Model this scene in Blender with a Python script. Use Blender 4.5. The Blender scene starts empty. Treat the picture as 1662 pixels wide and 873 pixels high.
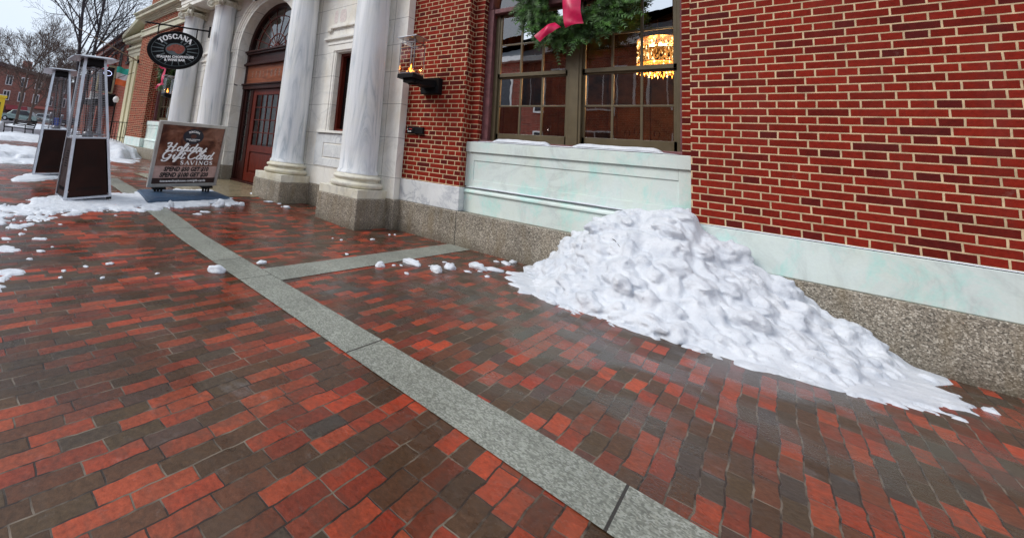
import bpy, bmesh, math, random
from mathutils import Vector, Matrix, noise, Euler
R = math.radians
random.seed(7)
scene = bpy.context.scene
COL = scene.collection

# ------------------------------------------------------------------ camera
CF = (665.893, 522.596, 154.584)          # focal, principal point in a 1662 x 873 frame
yaw, pit, rol = -0.83537, 0.13308, 0.11212
fw = Vector((math.sin(yaw)*math.cos(pit), math.cos(yaw)*math.cos(pit), math.sin(pit)))
r0 = Vector((math.cos(yaw), -math.sin(yaw), 0)); u0 = r0.cross(fw)
rr = math.cos(rol)*r0 + math.sin(rol)*u0; uu = -math.sin(rol)*r0 + math.cos(rol)*u0
cam_d = bpy.data.cameras.new('camera'); cam = bpy.data.objects.new('camera', cam_d); COL.objects.link(cam)
m = Matrix.Identity(4)
for i in range(3):
    m[i][0] = rr[i]; m[i][1] = uu[i]; m[i][2] = -fw[i]
m[0][3], m[1][3], m[2][3] = 0, 0, 1.15
cam.matrix_world = m
cam_d.sensor_fit = 'HORIZONTAL'; cam_d.sensor_width = 36; cam_d.lens = CF[0]/1662*36
cam_d.shift_x = (831-CF[1])/1662; cam_d.shift_y = (CF[2]-436.5)/1662
cam_d.clip_start = 0.05; cam_d.clip_end = 2000
scene.camera = cam

# ------------------------------------------------------------------ world, sun, exposure
SUN_EL, SUN_AZ = R(42), R(215)            # overcast glow from the street side, left behind the camera
world = bpy.data.worlds.new('World'); scene.world = world; world.use_nodes = True
wn = world.node_tree; wn.nodes.clear()
o_ = wn.nodes.new('ShaderNodeOutputWorld'); bg = wn.nodes.new('ShaderNodeBackground')
sky = wn.nodes.new('ShaderNodeTexSky'); sky.sky_type = 'NISHITA'; sky.sun_disc = False
sky.sun_elevation = SUN_EL; sky.sun_rotation = SUN_AZ; sky.air_density = 1.0; sky.dust_density = 2.0
tc = wn.nodes.new('ShaderNodeTexCoord'); nz = wn.nodes.new('ShaderNodeTexNoise')
nz.inputs['Scale'].default_value = 1.6; nz.inputs['Detail'].default_value = 4
wn.links.new(tc.outputs['Generated'], nz.inputs['Vector'])
rp = wn.nodes.new('ShaderNodeValToRGB'); rp.color_ramp.elements[0].position = .3; rp.color_ramp.elements[1].position = .72
rp.color_ramp.elements[0].color = (5.4, 6.25, 7.4, 1); rp.color_ramp.elements[1].color = (6.7, 7.2, 7.9, 1)
wn.links.new(nz.outputs['Fac'], rp.inputs['Fac'])
mx = wn.nodes.new('ShaderNodeMixRGB'); mx.inputs['Fac'].default_value = .93   # cloud deck over the clear sky
wn.links.new(sky.outputs['Color'], mx.inputs['Color1']); wn.links.new(rp.outputs['Color'], mx.inputs['Color2'])
bg.inputs['Strength'].default_value = 0.1
wn.links.new(mx.outputs['Color'], bg.inputs['Color']); wn.links.new(bg.outputs['Background'], o_.inputs['Surface'])
sl = bpy.data.lights.new('sun', 'SUN'); sl.energy = 1.5; sl.angle = R(28); sl.color = (1, .97, .93)
so = bpy.data.objects.new('sun', sl); COL.objects.link(so)
sd = Vector((-0.50*math.cos(SUN_EL), -0.86*math.cos(SUN_EL), math.sin(SUN_EL)))
so.rotation_euler = sd.to_track_quat('Z', 'Y').to_euler(); so.location = (-5, -10, 20)
scene.view_settings.view_transform = 'Standard'; scene.view_settings.look = 'None'
scene.view_settings.exposure = 0.55; scene.view_settings.gamma = 1.0
scene.render.engine = 'CYCLES'; scene.cycles.max_bounces = 8; scene.cycles.transparent_max_bounces = 24
scene.cycles.use_denoising = True

# ------------------------------------------------------------------ helpers
class MB:
    def __init__(s): s.v = []; s.f = []; s.m = []; s.sm = []; s.uv=None
    def add(s, vs, fs, mi=0, smooth=False):
        b = len(s.v); s.v += [tuple(v) for v in vs]
        for f in fs: s.f.append(tuple(b+i for i in f)); s.m.append(mi); s.sm.append(smooth)
    def box(s, x0, x1, y0, y1, z0, z1, mi=0):
        v = [(x0,y0,z0),(x1,y0,z0),(x1,y1,z0),(x0,y1,z0),(x0,y0,z1),(x1,y0,z1),(x1,y1,z1),(x0,y1,z1)]
        s.add(v, [(0,3,2,1),(4,5,6,7),(0,1,5,4),(1,2,6,5),(2,3,7,6),(3,0,4,7)], mi)
    def obox(s, M, x0, x1, y0, y1, z0, z1, mi=0):
        v = [(x0,y0,z0),(x1,y0,z0),(x1,y1,z0),(x0,y1,z0),(x0,y0,z1),(x1,y0,z1),(x1,y1,z1),(x0,y1,z1)]
        s.add([M @ Vector(p) for p in v], [(0,3,2,1),(4,5,6,7),(0,1,5,4),(1,2,6,5),(2,3,7,6),(3,0,4,7)], mi)
    def prism(s, pts, off, mi=0):          # planar polygon (ccw seen against off) swept by off
        n = len(pts); a = [Vector(p) for p in pts]; b = [p+Vector(off) for p in a]
        s.add(a+b, [tuple(range(n))[::-1], tuple(range(n, 2*n))] + [(i, (i+1) % n, n+(i+1) % n, n+i) for i in range(n)], mi)
    def tube(s, pts, r, n=8, mi=0, cap=True, smooth=True):
        pts = [Vector(p) for p in pts]; rs = r if isinstance(r, (list, tuple)) else [r]*len(pts)
        rings = []; ref = None
        for i, p in enumerate(pts):
            d = (pts[min(i+1, len(pts)-1)]-pts[max(i-1, 0)])
            if d.length < 1e-9: d = Vector((0,0,1))
            d.normalize()
            if ref is None:
                ref = d.orthogonal().normalized()
            ref = (ref-d*ref.dot(d))
            if ref.length < 1e-6: ref = d.orthogonal()
            ref.normalize(); w = d.cross(ref)
            rings.append([p+(ref*math.cos(2*math.pi*k/n)+w*math.sin(2*math.pi*k/n))*rs[i] for k in range(n)])
        vs = [q for rg in rings for q in rg]; fs = []
        for i in range(len(pts)-1):
            for k in range(n):
                fs.append((i*n+k, i*n+(k+1) % n, (i+1)*n+(k+1) % n, (i+1)*n+k))
        s.add(vs, fs, mi, smooth)
        if cap:
            s.add(rings[0], [tuple(range(n))[::-1]], mi); s.add(rings[-1], [tuple(range(n))], mi)
    def lathe(s, prof, cx, cy, n=32, mi=0, smooth=True, a0=0, a1=2*math.pi):
        full = abs(a1-a0-2*math.pi) < 1e-6; k = n if full else n+1
        vs = []
        for (r, z) in prof:
            for i in range(k):
                a = a0+(a1-a0)*i/n; vs.append((cx+r*math.cos(a), cy+r*math.sin(a), z))
        fs = []
        for j in range(len(prof)-1):
            for i in range(n):
                i2 = (i+1) % k if full else i+1
                fs.append((j*k+i, j*k+i2, (j+1)*k+i2, (j+1)*k+i))
        s.add(vs, fs, mi, smooth)
        if full: s.add([vs[(len(prof)-1)*k+i] for i in range(k)], [tuple(range(k))], mi); s.add([vs[i] for i in range(k)], [tuple(range(k))[::-1]], mi)
    def ring(s, cx, zc, r0, r1, y0, y1, a0=0, a1=math.pi, n=40, mi=0):   # arch band in the XZ plane
        pr = [(r0,y1),(r0,y0),(r1,y0),(r1,y1)]; vs = []; fs = []
        for i in range(n+1):
            a = a0+(a1-a0)*i/n
            for (r, y) in pr: vs.append((cx+r*math.cos(a), y, zc+r*math.sin(a)))
        for i in range(n):
            for j in range(4): fs.append((i*4+j, i*4+(j+1) % 4, (i+1)*4+(j+1) % 4, (i+1)*4+j))
        fs += [(0,1,2,3)[::-1], tuple(n*4+j for j in range(4))]
        s.add(vs, fs, mi)
    def archwall(s, x0, x1, z0, z1, cx, hw, zs, y0, y1, mi=0, n=32, zo=None):
        # wall slab with an arched opening cx+-hw from zo (default z0) up to the spring line zs, half circle above
        zo = z0 if zo is None else zo
        if zo > z0: s.box(x0, x1, y0, y1, z0, zo, mi)
        s.box(x0, cx-hw, y0, y1, zo, zs, mi); s.box(cx+hw, x1, y0, y1, zo, zs, mi)
        arc = [(cx+hw*math.cos(math.pi*i/n), zs+hw*math.sin(math.pi*i/n)) for i in range(n+1)]
        top = []
        for i, (ax, az) in enumerate(arc):
            t = i/n
            if t < .25: u = t/.25; top.append((x1, zs+(z1-zs)*u))
            elif t > .75: u = (t-.75)/.25; top.append((x0, z1-(z1-zs)*u))
            else: u = (t-.25)/.5; top.append((x1+(x0-x1)*u, z1))
        vs = []
        for (ax, az), (tx, tz) in zip(arc, top):
            vs += [(ax,y0,az),(tx,y0,tz),(ax,y1,az),(tx,y1,tz)]
        fs = []
        for i in range(n):
            a = i*4; b = a+4
            fs += [(a, a+1, b+1, b), (a+2, b+2, b+3, a+3), (a, b, b+2, a+2), (a+1, a+3, b+3, b+1)]
        s.add(vs, fs, mi)
    def build(s, name, mats, parent=None, bevel=0, loc=None, smooth=False):
        me = bpy.data.meshes.new(name); me.from_pydata(s.v, [], s.f)
        if not isinstance(mats, (list, tuple)): mats = [mats]
        for mt in mats: me.materials.append(mt)
        for p, mi, sm in zip(me.polygons, s.m, s.sm): p.material_index = mi; p.use_smooth = sm or smooth
        me.update()
        bm = bmesh.new(); bm.from_mesh(me); bmesh.ops.recalc_face_normals(bm, faces=bm.faces); bm.to_mesh(me); bm.free()
        o = bpy.data.objects.new(name, me); COL.objects.link(o)
        if parent: o.parent = parent
        if loc: o.location = loc
        if bevel:
            md = o.modifiers.new('bevel', 'BEVEL'); md.width = bevel; md.segments = 2; md.limit_method = 'ANGLE'; md.angle_limit = R(40)
            md.harden_normals = False
        return o

def tag(o, label=None, cat=None, group=None, kind=None):
    if label: o['label'] = label
    if cat: o['category'] = cat
    if group: o['group'] = group
    if kind: o['kind'] = kind
    return o
def empty(name, loc, label, cat, group=None, rot=(0,0,0)):
    o = bpy.data.objects.new(name, None); COL.objects.link(o); o.location = loc; o.rotation_euler = rot
    o.empty_display_size = .2
    return tag(o, label, cat, group)
def copy_tree(o, parent=None):
    c = o.copy(); COL.objects.link(c); c.parent = parent
    for ch in list(o.children): copy_tree(ch, c)
    return c
def gz(x):                                  # the pavement climbs a little towards the far end
    z = 0.0
    if x < -4.6: z += .11*(1-math.exp(-(-x-4.6)/1.6))
    if x < -25: z += .006*(min(-x, 90)-25)
    return z

# ------------------------------------------------------------------ materials
def new_mat(name):
    mt = bpy.data.materials.new(name); mt.use_nodes = True
    nt = mt.node_tree; b = nt.nodes['Principled BSDF']
    return mt, nt, b
def N(nt, t, **kw):
    n = nt.nodes.new(t)
    for k, v in kw.items():
        if k.startswith('i_'):
            key = k[2:].replace('_', ' ')
            n.inputs[key].default_value = v
        else: setattr(n, k, v)
    return n
def ramp(nt, src, stops, interp='LINEAR'):
    r = nt.nodes.new('ShaderNodeValToRGB'); r.color_ramp.interpolation = interp
    e = r.color_ramp.elements
    while len(e) < len(stops): e.new(.5)
    for i, (p, c) in enumerate(stops):
        e[i].position = p; e[i].color = (c[0], c[1], c[2], 1) if isinstance(c, (tuple, list)) else (c, c, c, 1)
    nt.links.new(src, r.inputs['Fac']); return r.outputs['Color']
def mixc(nt, fac, a, b, mode='MIX'):
    n = nt.nodes.new('ShaderNodeMixRGB'); n.blend_type = mode
    for i, v in ((0, fac), (1, a), (2, b)):
        if isinstance(v, (int, float)): n.inputs[i].default_value = v
        elif isinstance(v, (tuple, list)): n.inputs[i].default_value = (v[0], v[1], v[2], 1)
        else: nt.links.new(v, n.inputs[i])
    return n.outputs[0]
def math_(nt, op, a, b=None, c=None, clamp=False):
    n = nt.nodes.new('ShaderNodeMath'); n.operation = op; n.use_clamp = clamp
    for i, v in enumerate((a, b, c)):
        if v is None: continue
        if isinstance(v, (int, float)): n.inputs[i].default_value = v
        else: nt.links.new(v, n.inputs[i])
    return n.outputs[0]
def objco(nt, scale=(1,1,1)):
    t = nt.nodes.new('ShaderNodeTexCoord')
    if scale == (1,1,1): return t.outputs['Object']
    mp = nt.nodes.new('ShaderNodeMapping'); mp.inputs['Scale'].default_value = scale
    nt.links.new(t.outputs['Object'], mp.inputs['Vector']); return mp.outputs[0]
def noise_(nt, vec, scale, detail=4, rough=.55, dist=0):
    n = N(nt, 'ShaderNodeTexNoise'); n.inputs['Scale'].default_value = scale; n.inputs['Detail'].default_value = detail
    n.inputs['Roughness'].default_value = rough; n.inputs['Distortion'].default_value = dist
    nt.links.new(vec, n.inputs['Vector']); return n.outputs['Fac']
def bump(nt, b, h, strength=.3, dist=.01):
    n = N(nt, 'ShaderNodeBump'); n.inputs['Strength'].default_value = strength; n.inputs['Distance'].default_value = dist
    nt.links.new(h, n.inputs['Height']); nt.links.new(n.outputs[0], b.inputs['Normal'])

def plain(name, col, rough=.5, metal=0, var=.12, nscale=8, bumpy=0, spec=None, coat=0):
    mt, nt, b = new_mat(name)
    v = objco(nt); n = noise_(nt, v, nscale, 5)
    c = ramp(nt, n, [(.3, tuple(x*(1-var) for x in col)), (.7, tuple(min(1, x*(1+var)) for x in col))])
    nt.links.new(c, b.inputs['Base Color'])
    rg = ramp(nt, noise_(nt, v, nscale*2.3, 3), [(.3, max(0, rough-.08)), (.7, min(1, rough+.08))])
    nt.links.new(rg, b.inputs['Roughness']); b.inputs['Metallic'].default_value = metal
    if spec is not None: b.inputs['Specular IOR Level'].default_value = spec
    if coat: b.inputs['Coat Weight'].default_value = coat
    if bumpy: bump(nt, b, noise_(nt, v, nscale*4, 6), bumpy, .01)
    return mt
def emis(name, col, st):
    mt, nt, b = new_mat(name); b.inputs['Base Color'].default_value = (*col, 1)
    b.inputs['Emission Color'].default_value = (*col, 1); b.inputs['Emission Strength'].default_value = st
    return mt

def wallvec(nt, offz=0, offx=0):
    t = nt.nodes.new('ShaderNodeTexCoord'); g = nt.nodes.new('ShaderNodeNewGeometry')
    sx = nt.nodes.new('ShaderNodeSeparateXYZ'); nt.links.new(t.outputs['Object'], sx.inputs[0])
    sn = nt.nodes.new('ShaderNodeSeparateXYZ'); nt.links.new(g.outputs['True Normal'], sn.inputs[0])
    side = math_(nt, 'GREATER_THAN', math_(nt, 'ABSOLUTE', sn.outputs[0]), .7)
    u = nt.nodes.new('ShaderNodeMix'); u.data_type = 'FLOAT'
    nt.links.new(side, u.inputs[0]); nt.links.new(sx.outputs[0], u.inputs[2]); nt.links.new(sx.outputs[1], u.inputs[3])
    cb = nt.nodes.new('ShaderNodeCombineXYZ')
    nt.links.new(math_(nt, 'ADD', u.outputs[0], offx), cb.inputs[0]); nt.links.new(math_(nt, 'ADD', sx.outputs[2], offz), cb.inputs[1])
    return cb.outputs[0], t.outputs['Object']

def brick_mat(name, c1, c2, mortar, w=.245, h=.0735, ms=.0068, offz=0, offx=0, wear=.5):
    mt, nt, b = new_mat(name); v, ov = wallvec(nt, offz, offx)
    # hand-made edges: wobble the lookup a little
    nw = N(nt, 'ShaderNodeTexNoise'); nw.inputs['Scale'].default_value = 14; nw.inputs['Detail'].default_value = 2; nt.links.new(ov, nw.inputs['Vector'])
    vm = nt.nodes.new('ShaderNodeVectorMath'); vm.operation = 'MULTIPLY_ADD'
    sb = nt.nodes.new('ShaderNodeVectorMath'); sb.operation = 'SUBTRACT'; sb.inputs[1].default_value = (.5,.5,.5)
    nt.links.new(nw.outputs['Color'], sb.inputs[0]); nt.links.new(sb.outputs[0], vm.inputs[0]); vm.inputs[1].default_value = (.006,.005,0)
    nt.links.new(v, vm.inputs[2])
    br = nt.nodes.new('ShaderNodeTexBrick'); nt.links.new(vm.outputs[0], br.inputs['Vector'])
    br.offset = .5; br.offset_frequency = 2; br.squash = .5; br.squash_frequency = 2
    br.inputs['Scale'].default_value = 1; br.inputs['Brick Width'].default_value = w; br.inputs['Row Height'].default_value = h
    br.inputs['Mortar Size'].default_value = ms; br.inputs['Mortar Smooth'].default_value = .25
    br.inputs['Color1'].default_value = (0,0,0,1); br.inputs['Color2'].default_value = (1,1,1,1); br.inputs['Mortar'].default_value = (.5,.5,.5,1)
    cc = ramp(nt, br.outputs['Color'], [(0, c2), (.10, tuple(x*.7 for x in c1)), (.25, c1), (.6, tuple(x*1.12 for x in c1)), (.85, tuple(x*.8 for x in c1)), (1, c2)])
    n1 = noise_(nt, ov, 38, 5, .65); n2 = noise_(nt, ov, 1.1, 3)
    cc = mixc(nt, .55, cc, ramp(nt, n1, [(.28, .45), (.55, 1.0), (.8, 1.35)]), 'MULTIPLY')
    cc = mixc(nt, .5, cc, ramp(nt, n2, [(.3, .72), (.7, 1.15)]), 'MULTIPLY')
    wv = ramp(nt, noise_(nt, objco(nt, (3,3,.5)), 1.6, 5, .65), [(.5, 0), (.75, 1)])
    cc = mixc(nt, math_(nt, 'MULTIPLY', wv, .35), cc, (.16,.035,.028))
    ef = ramp(nt, noise_(nt, ov, 4.5, 6, .75), [(.64, 0), (.78, 1)])
    cc = mixc(nt, math_(nt, 'MULTIPLY', ef, .22), cc, (.50,.36,.30))
    mo = mixc(nt, 1, mortar, ramp(nt, noise_(nt, ov, 9, 5, .7), [(.3, .55), (.7, 1.12)]), 'MULTIPLY')
    c = mixc(nt, br.outputs['Fac'], cc, mo)
    nt.links.new(c, b.inputs['Base Color']); b.inputs['Roughness'].default_value = .72
    b.inputs['Specular IOR Level'].default_value = .12
    hh = math_(nt, 'ADD', math_(nt, 'MULTIPLY', br.outputs['Fac'], -1.0), math_(nt, 'MULTIPLY', n1, .35))
    bump(nt, b, hh, .8, .006)
    return mt

def joint_fac(nt, co, zs, xs, w=.004):
    sx = nt.nodes.new('ShaderNodeSeparateXYZ'); nt.links.new(co, sx.inputs[0]); acc = None
    for (chan, vals) in ((2, zs), (0, xs)):
        for z in vals:
            e = math_(nt, 'LESS_THAN', math_(nt, 'ABSOLUTE', math_(nt, 'SUBTRACT', sx.outputs[chan], z)), w)
            acc = e if acc is None else math_(nt, 'MAXIMUM', acc, e)
    return acc

def marble(name, base=(.72,.72,.70), vein=(.30,.34,.38), vamt=.35, stain=(.62,.55,.36), samt=.25, tint=None, tamt=0, vscale=(1,1,1), zs=(), xs=(), rough=.42, vs=1.6, jw=.0035, streak=False):
    mt, nt, b = new_mat(name); co = objco(nt); vc = objco(nt, vscale)
    w = N(nt, 'ShaderNodeTexNoise'); w.inputs['Scale'].default_value = vs; w.inputs['Detail'].default_value = 7; w.inputs['Roughness'].default_value = .6
    w.inputs['Distortion'].default_value = 1.1; nt.links.new(vc, w.inputs['Vector'])
    ridge = math_(nt, 'ABSOLUTE', math_(nt, 'SUBTRACT', w.outputs['Fac'], .5))
    vf = ramp(nt, ridge, [(0, 1.0), (.018, .55), (.06, .12), (.14, 0)])
    cloud = noise_(nt, vc, vs*.7, 5, .6, .4)
    area = ramp(nt, noise_(nt, co, .9, 2), [(.42, 0), (.62, 1)])
    c = mixc(nt, ramp(nt, cloud, [(.38, .45*vamt), (.62, 0)]), base, tuple(x*.75+y*.25 for x, y in zip(vein, base)))
    c = mixc(nt, math_(nt, 'MULTIPLY', vf, math_(nt, 'MULTIPLY', math_(nt, 'ADD', area, .25), vamt, clamp=True)), c, vein)
    sf = ramp(nt, noise_(nt, objco(nt, (1.5,1.5,.8)), 1.7, 5, .65), [(.45, 0), (.75, 1)])
    c = mixc(nt, math_(nt, 'MULTIPLY', sf, samt), c, stain)
    if streak:
        sv = noise_(nt, objco(nt, (9,9,.25)), 1.0, 4, .6)
        c = mixc(nt, math_(nt, 'MULTIPLY', ramp(nt, sv, [(.52, 0), (.68, 1)]), .38), c, (.36,.40,.46))
    if tint:
        tf = ramp(nt, noise_(nt, objco(nt, (1.3,1.3,.8)), 2.1, 6, .72, .5), [(.52, 0), (.66, 1)])
        c = mixc(nt, math_(nt, 'MULTIPLY', tf, tamt), c, tint)
    dr = ramp(nt, noise_(nt, objco(nt, (14,14,.7)), 1.2, 4, .6), [(.60, 0), (.74, 1)])
    c = mixc(nt, math_(nt, 'MULTIPLY', dr, .13), c, (.40,.40,.34))
    g = noise_(nt, co, 60, 3)
    c = mixc(nt, .25, c, ramp(nt, g, [(.3, .85), (.7, 1.05)]), 'MULTIPLY')
    if zs or xs:
        j = joint_fac(nt, co, zs, xs, jw); c = mixc(nt, math_(nt, 'MULTIPLY', j, .8), c, (.10,.09,.075))
    nt.links.new(c, b.inputs['Base Color'])
    nt.links.new(ramp(nt, noise_(nt, co, 6, 4), [(.3, rough-.1), (.7, rough+.15)]), b.inputs['Roughness'])
    h = math_(nt, 'MULTIPLY', noise_(nt, co, 30, 5), .5)
    bump(nt, b, h, .18, .01)
    return mt

def granite(name, base=(.27,.235,.185), dark=(.08,.07,.055), light=(.60,.55,.46), scale=125, rough=.6, wetlow=False, amt=1.0, xs=()):
    mt, nt, b = new_mat(name); co = objco(nt)
    vo = N(nt, 'ShaderNodeTexVoronoi'); vo.inputs['Scale'].default_value = scale; nt.links.new(co, vo.inputs['Vector'])
    sp = nt.nodes.new('ShaderNodeSeparateColor'); nt.links.new(vo.outputs['Color'], sp.inputs[0])
    c = ramp(nt, sp.outputs[0], [(0, dark), (.22, tuple(x*.62 for x in base)), (.5, base), (.78, tuple(x*1.3 for x in base)), (.97, light)])
    c = mixc(nt, 1-amt, c, base)
    big = noise_(nt, co, 2.2, 5, .6)
    c = mixc(nt, .8, c, ramp(nt, big, [(.3, .68), (.7, 1.18)]), 'MULTIPLY')
    mid = noise_(nt, co, 28, 3)
    c = mixc(nt, .6, c, ramp(nt, mid, [(.3, .75), (.7, 1.2)]), 'MULTIPLY')
    if wetlow:
        sx = nt.nodes.new('ShaderNodeSeparateXYZ'); nt.links.new(co, sx.inputs[0])
        st = ramp(nt, noise_(nt, objco(nt, (3,3,.6)), 3, 4), [(.48, 0), (.7, 1)])
        c = mixc(nt, math_(nt, 'MULTIPLY', st, .5), c, (.20,.15,.08))
        lowd = ramp(nt, math_(nt, 'ADD', sx.outputs[2], math_(nt, 'MULTIPLY', noise_(nt, co, 5, 5), .18)), [(.10, 1), (.26, 0)])
        c = mixc(nt, math_(nt, 'MULTIPLY', lowd, .55), c, (.085,.068,.045))
    if xs: c = mixc(nt, joint_fac(nt, co, (), xs, .005), c, (.03,.028,.025))
    nt.links.new(c, b.inputs['Base Color']); b.inputs['Roughness'].default_value = rough
    bump(nt, b, sp.outputs[0], .25, .003)
    return mt

def paving_mat():
    mt, nt, b = new_mat('wet_brick_paving'); t = nt.nodes.new('ShaderNodeTexCoord')
    sx = nt.nodes.new('ShaderNodeSeparateXYZ'); nt.links.new(t.outputs['Object'], sx.inputs[0])
    cb = nt.nodes.new('ShaderNodeCombineXYZ')
    wob = math_(nt, 'MULTIPLY', math_(nt, 'SUBTRACT', noise_(nt, t.outputs['Object'], 1.3, 3), .5), .05)
    wo2 = math_(nt, 'MULTIPLY', math_(nt, 'SUBTRACT', noise_(nt, t.outputs['Object'], 9, 2), .5), .018)
    nt.links.new(math_(nt, 'ADD', sx.outputs[1], wo2), cb.inputs[0])
    nt.links.new(math_(nt, 'ADD', math_(nt, 'ADD', sx.outputs[0], wob), wo2), cb.inputs[1])
    br = nt.nodes.new('ShaderNodeTexBrick'); nt.links.new(cb.outputs[0], br.inputs['Vector'])
    br.offset = .42; br.offset_frequency = 2; br.squash = .93; br.squash_frequency = 3
    for k, vv in (('Scale', 1), ('Brick Width', .214), ('Row Height', .0745), ('Mortar Size', .0036), ('Mortar Smooth', .3)): br.inputs[k].default_value = vv
    br.inputs['Color1'].default_value = (0,0,0,1); br.inputs['Color2'].default_value = (1,1,1,1); br.inputs['Mortar'].default_value = (.5,.5,.5,1)
    tint = br.outputs['Color']
    cc = ramp(nt, tint, [(0, (.055,.032,.018)), (.14, (.11,.046,.024)), (.25, (.082,.052,.027)), (.32, (.060,.054,.050)), (.40, (.19,.034,.016)), (.48, (.082,.044,.024)), (.55, (.21,.055,.028)),
                         (.62, (.36,.040,.018)), (.70, (.15,.032,.018)), (.75, (.46,.055,.022)), (.93, (.48,.080,.032)), (1.0, (.20,.03,.018))])
    big = noise_(nt, t.outputs['Object'], .75, 4, .6, .5)
    dirt = ramp(nt, big, [(.40, 0), (.60, 1)])
    # towards the facade worn, darker and muddier bricks
    cc = mixc(nt, math_(nt, 'MULTIPLY', dirt, .42), cc, (.095,.058,.032))
    n1 = noise_(nt, t.outputs['Object'], 45, 5, .7)
    cc = mixc(nt, .85, cc, ramp(nt, n1, [(.28, .45), (.6, 1.05), (.8, 1.5)]), 'MULTIPLY')
    st_ = ramp(nt, noise_(nt, t.outputs['Object'], 5.5, 6, .7, .8), [(.47, 0), (.62, 1)])
    cc = mixc(nt, math_(nt, 'MULTIPLY', st_, .42), cc, (.075,.050,.036))
    hz = ramp(nt, noise_(nt, t.outputs['Object'], 11, 5, .75), [(.60, 0), (.75, 1)])
    cc = mixc(nt, math_(nt, 'MULTIPLY', hz, .16), cc, (.42,.38,.36))
    slush = ramp(nt, noise_(nt, t.outputs['Object'], 2.6, 7, .72, .3), [(.60, 0), (.72, .5)])
    far = ramp(nt, math_(nt, 'MULTIPLY', math_(nt, 'ADD', sx.outputs[1], sx.outputs[0]), -.04, clamp=True), [(.08, 0), (.5, 1)])
    cc = mixc(nt, math_(nt, 'MULTIPLY', slush, math_(nt, 'ADD', far, .25, clamp=True)), cc, (.55,.56,.60))
    mo = mixc(nt, .5, (.05,.035,.028), (.22,.18,.13), 'MIX')
    mo = mixc(nt, ramp(nt, noise_(nt, t.outputs['Object'], 6, 3), [(.45, 0), (.65, 1)]), (.035,.025,.02), (.20,.16,.12))
    c = mixc(nt, br.outputs['Fac'], cc, mo)
    wn_ = noise_(nt, t.outputs['Object'], 1.25, 6, .62, .4)
    wm = ramp(nt, wn_, [(.46, 1), (.56, 0)])
    c = mixc(nt, math_(nt, 'MULTIPLY', wm, .45), c, mixc(nt, 1, c, (.42,.40,.36), 'MULTIPLY'))
    nt.links.new(c, b.inputs['Base Color'])
    wet = ramp(nt, wn_, [(.44, .17), (.56, .52)])
    nt.links.new(wet, b.inputs['Roughness']); b.inputs['Specular IOR Level'].default_value = .33
    hh = math_(nt, 'ADD', math_(nt, 'MULTIPLY', br.outputs['Fac'], -1.0), math_(nt, 'ADD', math_(nt, 'MULTIPLY', n1, .6), math_(nt, 'MULTIPLY', tint, .5)))
    bump(nt, b, hh, .55, .006)
    return mt

def snow_mat():
    mt, nt, b = new_mat('snow'); co = objco(nt)
    n = noise_(nt, co, 5, 6, .65)
    c = ramp(nt, n, [(.25, (.52,.56,.63)), (.5, (.70,.73,.78)), (.75, (.80,.82,.86))])
    d = ramp(nt, noise_(nt, co, 17, 6, .7), [(.62, 0), (.78, 1)])
    c = mixc(nt, math_(nt, 'MULTIPLY', d, .35), c, (.50,.48,.47))
    vo = N(nt, 'ShaderNodeTexVoronoi'); vo.inputs['Scale'].default_value = 34; nt.links.new(co, vo.inputs['Vector'])
    gr = ramp(nt, vo.outputs['Distance'], [(.0, 1), (.10, .6), (.16, 0)])
    gm = ramp(nt, noise_(nt, co, 3.5, 3), [(.50, 0), (.66, 1)])
    c = mixc(nt, math_(nt, 'MULTIPLY', math_(nt, 'MULTIPLY', gr, gm), .7), c, (.16,.13,.11))
    nt.links.new(c, b.inputs['Base Color']); b.inputs['Roughness'].default_value = .45
    bump(nt, b, math_(nt, 'ADD', noise_(nt, co, 22, 6, .7), math_(nt, 'MULTIPLY', noise_(nt, co, 90, 4, .7), .4)), .5, .03)
    return mt

def glass_mat(name, ior=1.9, tint=(1,1,1), rough=.0):
    mt = bpy.data.materials.new(name); mt.use_nodes = True; nt = mt.node_tree; nt.nodes.clear()
    o = nt.nodes.new('ShaderNodeOutputMaterial'); mxs = nt.nodes.new('ShaderNodeMixShader')
    tr = nt.nodes.new('ShaderNodeBsdfTransparent'); tr.inputs[0].default_value = (*tint, 1)
    gl = nt.nodes.new('ShaderNodeBsdfGlossy'); gl.inputs['Roughness'].default_value = rough
    fr = nt.nodes.new('ShaderNodeFresnel'); fr.inputs['IOR'].default_value = ior
    bp = nt.nodes.new('ShaderNodeBump'); bp.inputs['Strength'].default_value = .018; bp.inputs['Distance'].default_value = .02
    tcn = nt.nodes.new('ShaderNodeTexCoord'); nn = nt.nodes.new('ShaderNodeTexNoise'); nn.inputs['Scale'].default_value = 3.5
    nt.links.new(tcn.outputs['Object'], nn.inputs['Vector']); nt.links.new(nn.outputs['Fac'], bp.inputs['Height'])
    nt.links.new(bp.outputs[0], gl.inputs['Normal'])
    nt.links.new(fr.outputs[0], mxs.inputs[0]); nt.links.new(tr.outputs[0], mxs.inputs[1]); nt.links.new(gl.outputs[0], mxs.inputs[2])
    nt.links.new(mxs.outputs[0], o.inputs[0]); return mt

def wood_mat(name, c, rough=.35, scale=(14,14,1)):
    mt, nt, b = new_mat(name); v = objco(nt, scale)
    n = noise_(nt, v, 2.4, 6, .6, .6)
    cc = ramp(nt, n, [(.3, tuple(x*.6 for x in c)), (.55, c), (.75, tuple(x*1.35 for x in c))])
    nt.links.new(cc, b.inputs['Base Color']); b.inputs['Roughness'].default_value = rough
    b.inputs['Specular IOR Level'].default_value = .3; b.inputs['Coat Weight'].default_value = .08; b.inputs['Coat Roughness'].default_value = .25
    bump(nt, b, n, .08, .004); return mt

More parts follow.
